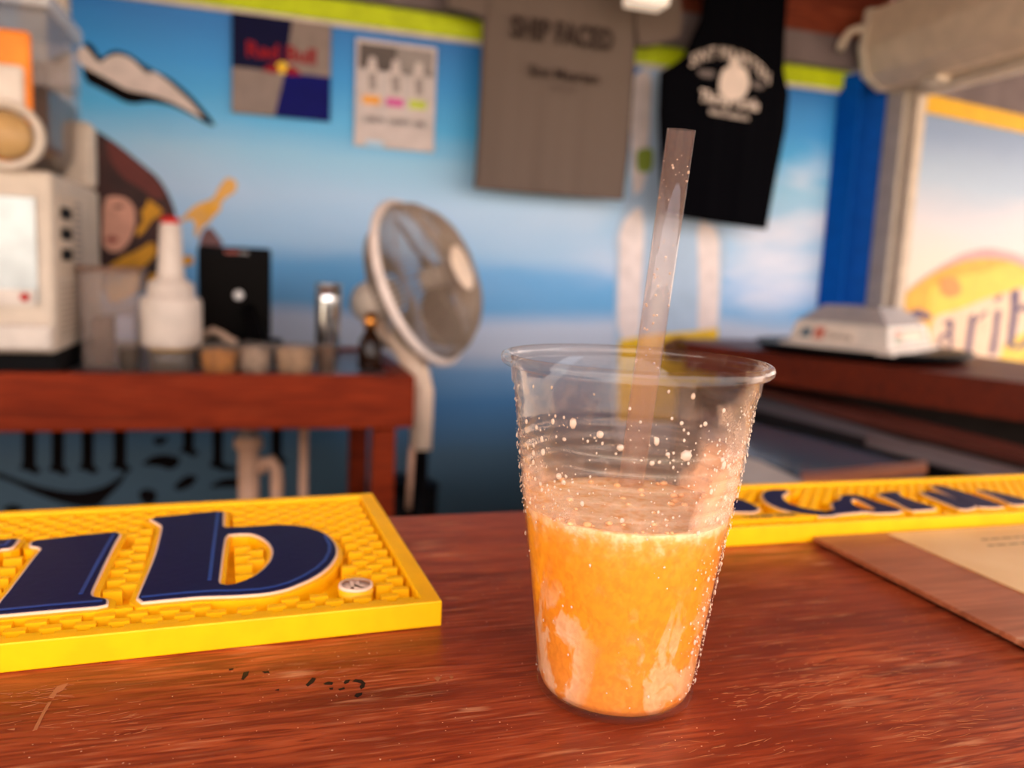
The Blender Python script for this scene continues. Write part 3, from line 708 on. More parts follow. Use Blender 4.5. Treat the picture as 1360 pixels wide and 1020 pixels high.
# sticker on the near bowl
q0, q1 = pY(-30, 82, 1.915), pY(34, 42, 1.915)
MB().box((q0.x, 1.912, pY(0, 215, 1.915).z), (pY(42, 100, 1.915).x, 1.920, q1.z), .008).build('sticker', M['orange'], sl)
MB().box((pY(-30, 100, 1.91).x, 1.904, pY(0, 178, 1.91).z), (pY(32, 100, 1.91).x, 1.9115, pY(0, 85, 1.91).z), .008).build('sticker_panel', M['white'], sl)
tc_ = pY(6, 178, 1.86)
k = MB(); k.cyl((tc_.x, 1.904, tc_.z), (tc_.x, 1.86, tc_.z), .045, n=24); k.build('tap', mat('amber_tap', (190, 150, 96), .4), sl)
k = MB(); k.lathe([(.052, -.01), (.068, -.01), (.068, .01), (.052, .01), (.052, -.01)], (tc_.x, 1.875, tc_.z), (0, 1, 0), n=32); k.build('tap_ring', M['cream'], sl)
MB().box((-.50, 2.32, zt), (-.425, 2.40, .485), .02).build('rear_housing', M['cream'], sl)
MB().box((-.60, 2.40, zt), (-.495, 2.48, 1.0), .01).build('rear_column', M['cream'], sl)

# white pour bottle with red tip
def lathed(name, prof, c, m_, label, cat, group=None, n_=36):
    o = MB().lathe(prof, (c[0], c[1], c[2]), n=n_).build(name, m_, loc=c); return tag(o, label, cat, group)
bc_ = (-.211, 2.02, bz-.012)
jb = T('pour_bottle', bc_, 'white plastic pour bottle with long neck and red tip', 'bottle')
zb2 = -.052
MB().lathe([(0, zb2), (.064, zb2), (.067, zb2+.006), (.067, .050), (.064, .060), (.052, .064), (.051, .088), (.046, .096), (.031, .104), (.029, .115), (.023, .225), (.021, .230), (0, .230)], (bc_[0], bc_[1], 0), n=36).build('body', mat('milky_plastic', (204, 188, 174), .45, Subsurface_Weight=.0), jb)
MB().lathe([(.020, .226), (.0215, .230), (.020, .240), (.014, .245), (0, .246)], (bc_[0], bc_[1], 0), n=24).build('spout_tip', M['red'], jb)
MB().lathe([(0, bz-.012), (.050, bz-.012), (.056, zb2), (.052, zb2), (.046, bz-.008), (0, bz-.008)], (bc_[0], bc_[1], 0), n=30).build('clear_foot', M['clear'], jb)
MB().lathe([(0, zb2-.010), (.050, zb2-.010), (.053, zb2-.001), (0, zb2-.001)], (bc_[0], bc_[1], 0), n=30).build('foot_liquid', mat('yellow_liquid', (226, 176, 92), .3), jb)

# big clear container between machine and bottle
cc = (-.350, 2.13, bz-.012)
ct = T('clear_container', cc, 'tall clear plastic container between the machine and the white bottle', 'container')
cp = film('cloudy_plastic', (214, 186, 168), .2, .15)
k = MB(); k.prism([[(-.058, -.06), (.058, -.06), (.058, .06), (-.058, .06)], [(-.055, -.057), (.055, -.057), (.055, .057), (-.055, .057)]], lambda u, v, h_: (cc[0]+u*(1 + (h_-bz)*.5), cc[1]+v, h_), bz-.008, .115); k.build('wall', cp, ct)
MB().box((cc[0]-.068, cc[1]-.068, .112), (cc[0]+.068, cc[1]+.068, .124), .004).build('lid', film('brown_lid', (150, 112, 90), .8), ct)
MB().box((cc[0]-.04, cc[1]-.05, bz-.008), (cc[0]+.0, cc[1]+.05, .005), .006).build('dark_contents', mat('brown_packets', (92, 66, 50), .5), ct)
MB().box((cc[0]+.01, cc[1]-.05, bz-.008), (cc[0]+.055, cc[1]+.04, .012), .006).build('blue_contents', mat('pale_blue_packet', (170, 178, 200), .5), ct)

# tubs in a row
garn = [(70, 52, 34), (244, 164, 70), (240, 214, 192), (236, 200, 164), (120, 84, 58)]
TX = [(-.300, .026), (-.105, .046), (-.025, .044), (.066, .050), (.140, .026)]
lb = ['small clear tub with dark contents before the tall clear container', 'clear tub with orange contents right of the white bottle', 'clear tub with pale contents below the black screen', 'widest clear tub with tan contents left of the steel shaker', 'narrow clear tub with brown contents beneath the steel shaker']
for i, ((x, r_), c) in enumerate(zip(TX, garn)):
    y = 1.985+(.0 if i % 2 else .02)
    tb = T('garnish_tub', (x, y, bz-.012), lb[i], 'tub', 'garnish tubs along the bench front')
    k = MB(); k.lathe([(0, bz-.010), (r_*.86, bz-.010), (r_, -.045), (r_+.003, -.043), (r_+.003, -.041), (r_-.002, -.041), (r_*.84, bz-.006), (0, bz-.006)], (x, y, 0), n=28); k.build('tub_wall', thin('tub_plastic_%d' % i, (240, 236, 232), .10, (240, 225, 210))[0], tb)
    k = MB(); k.lathe([(0, bz-.005), (r_*.82, bz-.005), (r_*.92, -.062+.004*i), (0, -.056+.004*i)], (x, y, 0), n=24); k.build('contents', mat('tub_contents_%d' % i, c, .5, 0, .25, 60), tb)
# candle-like gold can and amber bottle, steel shaker, black screen
gc = lathed('gold_shot_glass', [(0, bz-.012), (.017, bz-.012), (.020, -.035), (.018, -.035), (.015, bz-.006), (0, bz-.006)], (.222, 2.0, bz-.012), mat('gold_glass', (214, 170, 104), .15, .4), 'small gold cup beside the amber bottle', 'cup')
gc.data.transform(Matrix.Translation((0, 0, 0)))
sx, sy = .157, 2.18
sk = T('cocktail_shaker', (sx, sy, bz-.012), 'shiny steel cocktail shaker right of the black screen', 'shaker')
MB().lathe([(0, bz-.012), (.029, bz-.012), (.032, bz), (.0335, .06), (.0345, .098), (.0325, .098), (.030, bz), (0, bz)], (sx, sy, 0), n=40).build('tin', M['chrome'], sk)
MB().lathe([(.033, .098), (.0355, .098), (.0355, .104), (.033, .104), (.033, .098)], (sx, sy, 0), n=40).build('rim', M['chrome'], sk)
ax_, ay_ = .262, 2.12
ab = T('amber_bottle', (ax_, ay_, bz-.012), 'small amber bottle with dark glass and black cap beside the fan neck', 'bottle')
MB().lathe([(0, bz-.012), (.030, bz-.012), (.032, bz), (.030, -.04), (.015, -.015), (.012, .0), (0, .0)], (ax_, ay_, 0), n=30).build('glass_body', mat('dark_amber_glass', (40, 20, 8), .05), ab)
MB().lathe([(.0125, -.006), (.019, -.006), (.019, .010), (.0165, .035), (0, .036)], (ax_, ay_, 0), n=24).build('cap', mat('copper_cap', (214, 140, 66), .15, .9), ab)
tx0, tx1, ty = -.172, .012, 2.26
tb = T('touch_screen', (-.08, ty, bz-.012), 'black upright point of sale screen seen from the back against the mural', 'screen')
MB().box((tx0, ty, -.052), (tx1, ty+.022, .188), .008).build('casing', M['black'], tb)
MB().box((tx0+.016, ty-.002, -.035), (tx1-.012, ty+.001, .166), .001).build('rear_cover', mat('black_gloss', (12, 8, 6), .4, spec=.03), tb)

MB().box((-.105, ty-.002, .170), (-.070, ty, .178)).build('logo_bar', mat('logo_red_grey', (150, 70, 60), .4), tb)
MB().box((-.068, ty-.002, .170), (-.045, ty, .178)).build('logo_bar', M['grey'], tb)
MB().lathe([(0, 0), (.013, 0), (.011, .005), (0, .007)], (-.070, ty-.002, .062), (0, -1, 0), n=24).build('painted_glint', mat('glint_white', (250, 246, 240), .3), tb)  # white disc standing in for a lamp's glint on the screen
k = MB(); k.add([(-.062, ty-.04, .030), (-.030, ty-.04, .030), (.000, ty-.09, -.06), (-.04, ty-.09, -.06), (-.062, ty-.004, .040), (-.030, ty-.004, .040), (.000, ty-.004, -.06), (-.04, ty-.004, -.06)], [(0, 1, 2, 3), (4, 5, 6, 7), (0, 1, 5, 4), (1, 2, 6, 5), (2, 3, 7, 6), (3, 0, 4, 7)]); k.build('stand', M['black'], tb)
MB().box((tx0+.0, ty-.11, bz-.012), (tx1+.03, ty+.03, -.052), .006).build('base', M['blackm'], tb)
o = MB().tube([(-.150, 2.10, -.035), (-.125, 2.10, -.020), (-.105, 2.10, -.030), (-.085, 2.10, -.045), (-.07, 2.10, -.05)], .010, 10).build('cloth', mat('tan_cloth', (170, 140, 118), .8), loc=(-.11, 2.10, -.04))
o.name = 'twisted_cloth'; tag(o, 'twisted tan cloth lying in front of the black screen', 'cloth')

# ------------------------------------------------------------------ fan
fan = T('pedestal_fan', (.41, 2.10, -1.10), 'cream pedestal fan with round cage turned to the right', 'fan')
FC = pd(560, 376, 2.16)
Rv = Matrix((XW, YW, U_)).transposed()
def cvec(x, y, z): return (RT @ Vector((x, y, z))).normalized()
FA = cvec(.89, .28, .35)                                # axis, towards camera right
FQ = FA.to_track_quat('Z', 'Y')
def fp(r_, a, h_): return FC+FQ@Vector((r_*math.cos(a), r_*math.sin(a), h_))
RF = .222
fcream = mat('fan_cream', (214, 196, 178), .45)
def ring(R_, h_, r_): return [fp(R_, 2*PI*i/48, h_) for i in range(48)], r_
k = MB(); k.tube(ring(RF, 0, 0)[0], .0125, 8, True); k.build('rim_ring', mat('rim_cream', (232, 214, 202), .4), fan)
wire = mat('wire_grey', (150, 130, 112), .4)
k = MB()
for i in range(96):
    a = 2*PI*i/96
    k.tube([fp(.062, a, .125), fp(.11, a+.05, .120), fp(.17, a+.1, .090), fp(.205, a+.12, .05), fp(RF, a+.13, .0)], .0021, 4)
k.tube(ring(.15, .104, 0)[0], .002, 4, True); k.tube(ring(.205, .05, 0)[0], .002, 4, True)
o = k.build('front_cage', wire, fan); o['kind'] = 'stuff'
k = MB()
for i in range(84):
    a = 2*PI*i/84
    k.tube([fp(.06, a, -.085), fp(.12, a-.05, -.082), fp(.18, a-.1, -.06), fp(RF, a-.13, .0)], .0021, 4)
o = k.build('rear_cage', wire, fan); o['kind'] = 'stuff'
MB().lathe([(0, .128), (.05, .128), (.068, .124), (.068, .118), (0, .118)], FC, FA, 32).build('front_badge', mat('badge_cream', (240, 214, 188), .4), fan)
blm = mat('blade_grey', (96, 78, 64), .35)
for j in range(3):
    k = MB(); vs = []; fs = []
    for i in range(9):
        r_ = .03+.165*i/8; wd = (.5+.55*math.sin(PI*min(1, i/8*.9+.1)))
        for s in range(6): a = j*2*PI/3+(s/5-.5)*wd+i*.03; vs.append(fp(r_, a, .02+(s/5)*.05))
    for i in range(8):
        for s in range(5): p = i*6+s; fs.append((p, p+1, p+7, p+6))
    k.add(vs, fs, True); o = k.build('blade', blm, fan); so_ = o.modifiers.new('s', 'SOLIDIFY'); so_.thickness = .002
MB().lathe([(0, .088), (.022, .084), (.032, .06), (.032, .01), (0, .01)], FC, FA, 24).build('blade_hub', fcream, fan)
MB().lathe([(0, -.215), (.035, -.21), (.055, -.185), (.060, -.14), (.058, -.10), (.045, -.085), (0, -.085)], FC, FA, 28).build('motor', fcream, fan)
MB().cyl(fp(.0, 0, -.17)+Vector((0, 0, .05)), fp(.0, 0, -.17)+Vector((0, 0, .078)), .010).build('knob', mat('knob_tan', (190, 150, 130), .5), fan)
mp_ = fp(0, 0, -.15)
k = MB(); cpt = [mp_+Vector((0, 0, -.03)), mp_+Vector((.02, -.02, -.10)), pd(530, 455, 2.16), pd(552, 485, 2.15), pd(561, 520, 2.15), pd(559, 597, 2.15)]
k.tube(cpt, .03, 16, rr=[.022, .026, .030, .034, .031, .029]); k.build('neck', mat('neck_cream', (230, 200, 172), .45), fan)
c1 = pd(559, 597, 2.15)
for i in range(6):
    p = pd(546, 512+i*8, 2.11); MB().cyl(p, p+Vector((-.006, -.003, 0)), .004, n=8).build('button', M['white'], fan)
k = MB(); k.cyl((c1.x, c1.y, -1.07), (c1.x, c1.y, c1.z+.02), .020); k.build('pole', M['black'], fan)
k = MB(); k.cyl((c1.x-.03, c1.y-.01, c1.z-.16), (c1.x-.026, c1.y-.01, c1.z+.01), .008); k.build('cord', M['pvc'], fan)
MB().lathe([(0, -1.10), (.12, -1.10), (.115, -1.08), (.06, -1.05), (.03, -1.0), (0, -1.0)], (c1.x, c1.y, 0), n=36).build('foot', M['black'], fan)
p = pY(541, 645, 2.30)
o = T('waste_bin', (p.x, 2.36, -1.10), 'black bin standing on the floor behind the fan pole', 'bin')
MB().lathe([(0, -1.10), (.085, -1.10), (.105, p.z-.02), (.10, p.z-.02), (0, p.z-.03)], (p.x, 2.36, 0), n=28).build('body', M['blackm'], o)
MB().lathe([(0, p.z+.012), (.06, p.z+.010), (.108, p.z-.01), (.108, p.z-.02), (0, p.z-.02)], (p.x, 2.36, 0), n=28).build('lid', M['black'], o)

# drain pipes below the bench
dp = T('drain_pipe', (-.045, 2.3, -1.10), 'pale plastic drain pipes with a hooked trap below the bench', 'pipe')
MB().cyl((-.045, 2.3, -1.10), (-.045, 2.3, -.33), .028).build('main_pipe', M['pvc'], dp)
MB().cyl((-.045, 2.3, -.36), (-.045, 2.3, -.335), .038).build('collar', M['pvc'], dp)
MB().cyl((-.045, 2.3, -.335), (-.045, 2.3, -.153), .026).build('upper_pipe', M['grey'], dp)
k = MB(); k.tube([(.032, 2.3, -1.09), (.032, 2.3, -.46), (.030, 2.3, -.425), (.014, 2.3, -.40), (-.004, 2.3, -.405), (-.018, 2.3, -.43)], .018, 12); k.build('trap', M['pvc'], dp)
o = MB().cyl((.103, 2.28, -1.10), (.103, 2.28, -.30), .012).cyl((.103, 2.28, -.30), (.103, 2.28, -.153), .009).build('supply_pipe', M['pvc'], loc=(.103, 2.28, -1.10))
tag(o, 'thin pale supply pipe right of the hooked trap', 'pipe')

# ------------------------------------------------------------------ prints on the mural (children of the wall)
def poly(name, l, m_, lay=1, parent=wall, Y=WY, ck=True, label=None, prn=None):
    q = [(p.x, p.z) for p in (pY(a, c, Y) for a, c in l)]
    if ck: q = chaikin(q)
    k = MB(); k.prism([q], lambda u, v, h_: (u, h_, v), Y-.0012*lay, Y-.0012*(lay-1)+.0006); o = k.build(name, m_, parent)
    if label: o['label'] = label
    return o
S = lambda l, ox, oy, sc: [(ox+a/sc, oy+c/sc) for a, c in l]
ink = mat('print_black', (16, 10, 10), .7, spec=.05)
g = poly('bird_wing', S([(470, 235), (520, 250), (570, 335), (640, 280), (720, 300), (850, 390), (960, 440), (1080, 540), (1220, 705), (1190, 712), (1080, 650), (960, 595), (850, 575), (730, 590), (600, 520), (470, 455)], 0, 0, 4.25), ink, 1, label='black and white painted bird wing')
poly('wing_feathers', S([(430, 280), (480, 258), (560, 362), (610, 322), (665, 305), (740, 330), (832, 420), (872, 402), (960, 470), (1070, 570), (1160, 680), (1060, 622), (950, 568), (840, 532), (720, 512), (620, 455), (440, 360)], 0, 0, 4.25), mat('print_bone', (222, 205, 196), .6), 2, g)
g = poly('portrait_hood', S([(-60, 60), (30, 110), (110, 165), (220, 255), (300, 320), (350, 395), (385, 480), (400, 560), (420, 700), (300, 900), (-60, 900)], 130, 150, 3.78), mat('print_brown', (72, 44, 40), .6, 0, .3, 6, c2=(40, 30, 30)), 1, label='painted woman in a dark hood')
poly('portrait_hood_sheen', S([(40, 130), (120, 180), (230, 270), (310, 350), (340, 420), (290, 440), (220, 380), (130, 330), (60, 240)], 130, 150, 3.78), mat('print_redbrown', (110, 54, 48), .6), 2, g)
poly('portrait_face', S([(30, 430), (80, 415), (150, 430), (188, 480), (190, 560), (165, 640), (120, 695), (60, 700), (20, 660)], 130, 150, 3.78), mat('print_skin', (222, 162, 138), .6), 3, g)
poly('portrait_mouth', S([(40, 630), (70, 618), (100, 628), (105, 642), (70, 655), (44, 645)], 130, 150, 3.78), mat('print_lip', (160, 76, 66), .6), 4, g)
poly('portrait_eye', S([(75, 470), (105, 458), (135, 470), (105, 482)], 130, 150, 3.78), mat('print_eye', (96, 60, 52), .6), 4, g)
gold = mat('print_gold', (226, 160, 40), .6, 0, .1, 20)
for i, l in enumerate(([(250, 430), (330, 490), (310, 520), (270, 540), (230, 600), (195, 625), (195, 590), (230, 545), (215, 490), (245, 470)], [(60, 760), (130, 720), (200, 690), (280, 640), (300, 700), (250, 760), (180, 800), (110, 850), (60, 870), (50, 800)])):
    poly('gold_brushstroke', S(l, 130, 150, 3.78), gold, 3, g)
for l in ([(390, 720), (480, 715), (480, 760), (440, 770), (400, 760)], [(60, 800), (150, 760), (230, 800), (200, 900), (90, 960), (40, 930)], [(240, 820), (300, 800), (420, 900), (380, 980), (300, 1000)]):
    poly('gold_brushstroke', S(l, 130, 150, 3.78), gold, 3, g)
g = poly('painted_flame', S([(395, 550), (430, 520), (480, 470), (520, 450), (580, 430), (610, 370), (650, 320), (700, 345), (690, 400), (650, 420), (620, 450), (615, 490), (580, 520), (560, 550), (520, 575), (500, 630), (485, 610), (490, 560), (470, 530), (430, 545)], 130, 150, 3.78), mat('print_apricot', (236, 178, 92), .6), 1, label='pale orange painted splash')
poly('flame_core', S([(520, 470), (560, 462), (610, 460), (600, 500), (560, 510), (530, 500)], 130, 150, 3.78), mat('print_amber', (246, 180, 60), .6), 2, g)
poly('painted_shoulder', S([(510, 640), (530, 590), (560, 570), (590, 600), (640, 670), (510, 670)], 130, 150, 3.78), mat('print_umber', (120, 84, 84), .6), 1)
# blackletter line below the bench
s6 = lambda l: S(l, 0, 560, 2.833)
for x0, x1, yb in ((85, 135, 185), (195, 240, 190), (308, 352, 185), (428, 475, 180), (690, 728, 120), (800, 838, 175), (1020, 1060, 150)):
    poly('blackletter_stem', s6([(x0, -40), (x1, -40), (x1, yb-20), (x1+22, yb), (x1, yb+14), ((x0+x1)/2, yb+2), (x0-14, yb-8), (x0, yb-30)]), ink, 1, ck=False)
for l in ([(-20, 185), (60, 215), (150, 245), (240, 262), (310, 265), (390, 245), (440, 215), (485, 180), (455, 235), (400, 290), (368, 322), (300, 322), (210, 300), (120, 265), (50, 230), (-20, 205)],
          [(530, 160), (570, 130), (620, 122), (680, 135), (672, 165), (640, 182), (600, 168), (560, 165)], [(575, 60), (640, 55), (610, 90), (580, 84)],
          [(520, 265), (550, 250), (590, 262), (588, 300), (556, 318), (530, 300)], [(650, 245), (700, 200), (748, 205), (720, 245), (670, 262)], [(780, 250), (830, 215), (900, 208), (960, 215), (950, 250), (850, 246)],
          [(790, 150), (850, 160), (900, 175), (880, 190), (820, 178)], [(10, 325), (50, 308), (95, 330), (60, 345), (20, 345)]):
    poly('blackletter_stroke', s6(l), ink, 1)
# giant bottle print behind the straw
pale = mat('print_frost', (172, 196, 222), .6, 0, .06, 8); white_p = mat('print_white', (236, 222, 220), .6)
g = poly('bottle_print', [(846, 90), (880, 85), (905, 90), (912, 220), (930, 262), (962, 300), (966, 340), (958, 380), (956, 460), (960, 520), (950, 600), (820, 600), (812, 520), (816, 420), (818, 340), (812, 320), (826, 285), (838, 240), (842, 180)], pale, 1, label='giant pale beer bottle')
for l in ([(822, 300), (850, 270), (856, 300), (852, 380), (850, 450), (820, 450), (822, 360)], [(925, 290), (955, 305), (955, 380), (952, 450), (926, 450), (928, 370)], [(838, 100), (866, 90), (862, 180), (856, 250), (838, 262)]):
    poly('glass_highlight', l, white_p, 2, g)
poly('bottle_foil', [(844, 198), (868, 196), (866, 228), (846, 230)], mat('print_green', (140, 160, 60), .6), 3, g)
poly('bottle_label', [(822, 452), (870, 444), (920, 440), (953, 436), (952, 560), (820, 560)], mat('print_label_yellow', (240, 196, 44), .6), 3, g, ck=False)
poly('label_emblem', [(878, 456), (898, 446), (916, 450), (924, 470), (900, 482), (880, 476)], mat('print_label_brown', (120, 84, 60), .6), 4, g)

# ------------------------------------------------------------------ posters
PYY = WY-.012
def onp(px, py, Y=PYY): p = pY(px, py, Y); return p.x, p.z
x0, zt_ = onp(308, 16); x1, zb_ = onp(438, 159)
zt_ = onp(308, 16)[1]; zb_ = onp(307, 149)[1]
eb = T('energy_drink_sign', ((x0+x1)/2, PYY, zb_), 'blue and silver quartered energy drink sign hanging on the upper mural', 'sign')
MB().box((x0, PYY-.004, zb_), (x1, PYY+.004, zt_), .001).build('plate', mat('silver_print', (132, 116, 108), .45, .1), eb)
xm, zm_ = x0+(x1-x0)*.53, zb_+(zt_-zb_)*.46
nv = mat('navy_print', (8, 8, 48), .5, spec=.08)
k = MB(); k.prism([[(x0, zt_), (xm+.02, zt_), (xm, zm_), (x0, zm_)]], lambda u, v, h_: (u, h_, v), PYY-.0055, PYY-.004); k.build('upper_blue_field', nv, eb)
k = MB(); k.prism([[(xm, zm_), (x1, zm_), (x1, zb_), (xm-.03, zb_)]], lambda u, v, h_: (u, h_, v), PYY-.0055, PYY-.004); k.build('lower_blue_field', mat('blue_print', (6, 10, 96), .5, spec=.08), eb)
k = MB(); put_text(k, 'Red Bull', lambda u, v: ((x0+x1)/2-.002+u, PYY-.0062, zm_+.035+v), size=.062, bold=.0022); k.build('lettering', mat('print_red', (140, 20, 30), .5, spec=.1), eb)
k = MB(); k.lathe([(0, 0), (.018, 0)], ((x0+x1)/2, PYY-.0062, zm_+.012), (0, -1, 0), 20); k.build('sun_disc', mat('print_yellow', (240, 196, 30), .4), eb)
k = MB()
for s in (-1, 1):
    k.add([((x0+x1)/2+s*a, PYY-.0068, zm_+c) for a, c in ((.008, .008), (.028, .022), (.046, .012), (.058, -.004), (.04, -.004), (.024, -.008), (.012, -.002))], [tuple(range(7))])
k.build('bull_emblem', bpy.data.materials['print_red'], eb)
a0x, a0z = onp(473, 50); a1x, _ = onp(580, 66); _, a1z = onp(470, 193)
dpz = T('drinks_poster', ((a0x+a1x)/2, PYY, a1z), 'white poster with three bottles and coloured labels on the mural', 'poster')
MB().box((a0x, PYY-.002, a1z), (a1x, PYY+.002, a0z)).build('sheet', mat('poster_paper', (206, 192, 188), .5), dpz)
W_, H_ = a1x-a0x, a0z-a1z
def pq(u, v, l=1): return (a0x+u*W_, PYY-.002-.0008*l, a1z+v*H_)
def prect(name, m_, u0, v0, u1, v1, l=1): k = MB(); k.add([pq(u0, v0, l), pq(u1, v0, l), pq(u1, v1, l), pq(u0, v1, l)], [(0, 1, 2, 3)]); return k.build(name, m_, dpz)
prect('dark_photo', mat('poster_dark', (92, 82, 78), .5), .04, .72, .5, .96); prect('dark_photo', mat('poster_grey', (150, 140, 136), .5), .5, .72, .96, .96)
prect('bottle_field', mat('poster_light', (200, 190, 188), .5), .04, .22, .96, .74)
for i, c in enumerate(((240, 164, 60), (214, 90, 160), (190, 205, 60))):
    u = .20+i*.29
    k = MB(); k.add([pq(u-.10, .28, 2), pq(u+.10, .28, 2), pq(u+.10, .66, 2), pq(u+.06, .74, 2), pq(u+.035, .84, 2), pq(u-.035, .84, 2), pq(u-.06, .74, 2), pq(u-.10, .66, 2)], [tuple(range(8))]); k.build('printed_bottle', bpy.data.materials['poster_paper'], dpz)
    k = MB(); k.add([pq(u-.03, .52, 3), pq(u+.06, .54, 3), pq(u+.05, .70, 3), pq(u-.05, .68, 3)], [(0, 1, 2, 3)]); k.build('bottle_emblem', bpy.data.materials['poster_grey'], dpz)
    prect('flavour_band', mat('band_%d' % i, c, .5), u-.11, .40, u+.11, .48, 3)
k = MB(); put_text(k, 'LEMON  CHERRY  LIME', lambda u, v: pq(.5+u, .235+v, 2), size=.075, bold=.002); k.build('print_line', bpy.data.materials['poster_dark'], dpz)
prect('blue_corner', mat('poster_skyblue', (180, 214, 240), .5), .14, .0, .36, .06, 1)

# ------------------------------------------------------------------ shirts
def garment(name, rows, Y, thick, m_, loc, label, cat, amp=.004, fr=40):
    """rows: (px_left, py_left, px_right, py_right) top to bottom"""
    root = T(name, loc, label, cat); NU = 36; F_ = []; B_ = []; nr = []
    for i in range(len(rows)-1):
        for s in range(6):
            tt = s/6; nr.append([rows[i][j]*(1-tt)+rows[i+1][j]*tt for j in range(4)])
    nr.append(list(rows[-1]))
    for i, rw in enumerate(nr):
        a = pY(rw[0], rw[1], Y); c = pY(rw[2], rw[3], Y)
        for j in range(NU+1):
            u = j/NU; p = a.lerp(c, u); e = math.sin(PI*u)**.5
            fold = amp*(math.sin(fr*p.x+1.3+2*p.z)+.6*math.sin(fr*2.3*p.x-3*p.z))*(.4+.6*i/len(nr))
            F_.append((p.x, Y-thick*e*.5+fold*e, p.z)); B_.append((p.x, Y+thick*e*.5+fold*e*.5, p.z))
    n_ = len(nr); w_ = NU+1; k = MB(); fs = []; o2 = len(F_)
    for i in range(n_-1):
        for j in range(NU):
            p = i*w_+j; fs += [(p, p+1, p+w_+1, p+w_), (o2+p, o2+p+w_, o2+p+w_+1, o2+p+1)]
    k.add(F_+B_, fs, True); return root, k.build('cloth', m_, root), k
TY = 2.58
teem = mat('grey_cotton', (104, 90, 82), .9, 0, .06, 300, .3)
tee, tcl, _ = garment('grey_tshirt', [(640, -150, 850, -125), (640, -60, 848, -38), (641, 25, 845, 52), (638, 100, 841, 125), (634, 180, 836, 200), (631, 225, 831, 240), (629, 250, 828, 266)], TY, .05, teem, (pY(735, 100, TY).x, TY, pY(735, 255, TY).z), 'grey cotton T-shirt with dark lettering hanging before the mural', 'shirt', .0035, 38)
def sleeve(l):
    q = [(p.x, p.z) for p in (pY(a, c, TY) for a, c in l)]; k = MB(); k.prism([chaikin(q)], lambda u, v, h_: (u, h_, v), TY-.018, TY+.018); o = k.build('sleeve', teem, tee); return o
sleeve([(645, -120), (645, 28), (636, 22), (612, 16), (590, 10), (600, -110)]); sleeve([(842, -100), (842, 60), (860, 62), (885, 56), (905, 46), (890, -90)])
TF = TY-.036
dki = mat('print_darkbrown', (52, 38, 32), .8)
def tline(txt, px, py, size, bold, parent, m_, Y, shear=0, slope=None, name='lettering', sy=1):
    p = pY(px, py, Y); k = MB(); put_text(k, txt, lambda u, v: (p.x+u, Y, p.z+v*sy), size=size, bold=bold, shear=shear); return k.build(name, m_, parent)
tline('SHIP FACED', 748, 58, .066, .0022, tee, dki, TF, sy=1.4)
tline('Sint Maarten', 750, 106, .048, .0012, tee, dki, TF)
tline('EST 20', 748, 122, .03, .0, tee, mat('print_faint', (88, 72, 66), .8), TF)
KY = 2.54
tkm = mat('black_cotton', (7, 7, 11), .9, 0, .05, 300, .3, spec=.02)
tank, kcl, _ = garment('black_tank_top', [(938, -90, 1050, -80), (936, -20, 1047, -10), (930, 25, 1043, 40), (905, 78, 1041, 95), (876, 96, 1048, 124), (874, 150, 1044, 170), (876, 220, 1030, 240), (880, 284, 1018, 305)], KY, .05, tkm, (pY(950, 100, KY).x, KY, pY(950, 290, KY).z), 'black tank top with white turtle print hanging beside the blue panel', 'shirt', .003, 45)
KF = KY-.036
wi = mat('print_offwhite', (226, 208, 196), .8)
vs, fs = text2d('SINT MAARTEN', .046, .0004, 0, 1.1); ctr = pY(972, 80, KF); wmax = max(u for u, v in vs)
k = MB()
def arc(u, v): t_ = u/wmax; return (ctr.x+u*.98*.92, KF, ctr.z+v*1.25-.052*t_*t_-.012*t_)
k.add([arc(u, v) for u, v in vs], fs); k.build('arched_lettering', wi, tank)
for l in ([(960, 92), (975, 84), (992, 92), (996, 112), (988, 132), (968, 134), (954, 122), (956, 104)], [(925, 92), (950, 94), (948, 104), (930, 102)], [(998, 106), (1016, 112), (1012, 120), (998, 116)], [(968, 78), (980, 76), (984, 86), (970, 88)]):
    q = [(p.x, p.z) for p in (pY(a, c, KF) for a, c in l)]; k = MB(); k.prism([chaikin(q, 2)], lambda u, v, h_: (u, h_, v), KF-.001, KF); k.build('turtle_print', wi if l[0][0] in (960, 968) else mat('print_dimgrey', (110, 100, 98), .8), tank)
p = pY(968, 141, KF-.001); k = MB(); put_text(k, 'ThirstyTurtle', lambda u, v: (p.x+u, KF-.0015, p.z+v*1.3-.05*u), size=.043, bold=.001, shear=.15); k.build('script_lettering', wi, tank)
p = pY(968, 156, KF-.001); k = MB(); put_text(k, 'MAHO BEACH', lambda u, v: (p.x+u, KF-.0015, p.z+v-.05*u), size=.024, bold=.0004); k.build('small_lettering', wi, tank)

# ceiling lamp seen at the top edge
lm = bpy.data.materials.new('lamp_glow'); lm.use_nodes = True; e_ = lm.node_tree.nodes['Principled BSDF']; e_.inputs['Emission Color'].default_value = lin((255, 222, 190)); e_.inputs['Emission Strength'].default_value = .5
p = pY(860, 2, 2.35)
lp = T('ceiling_light', (p.x, 2.35, 1.3), 'small warm ceiling lamp above the grey shirt', 'lamp')
MB().box((p.x-.06, 2.32, p.z-.012), (p.x+.06, 2.40, p.z+.03), .006).build('diffuser', lm, lp)
MB().box((p.x-.07, 2.31, p.z+.03), (p.x+.07, 2.41, CZ-.0), .004).build('housing', M['beige'], lp)

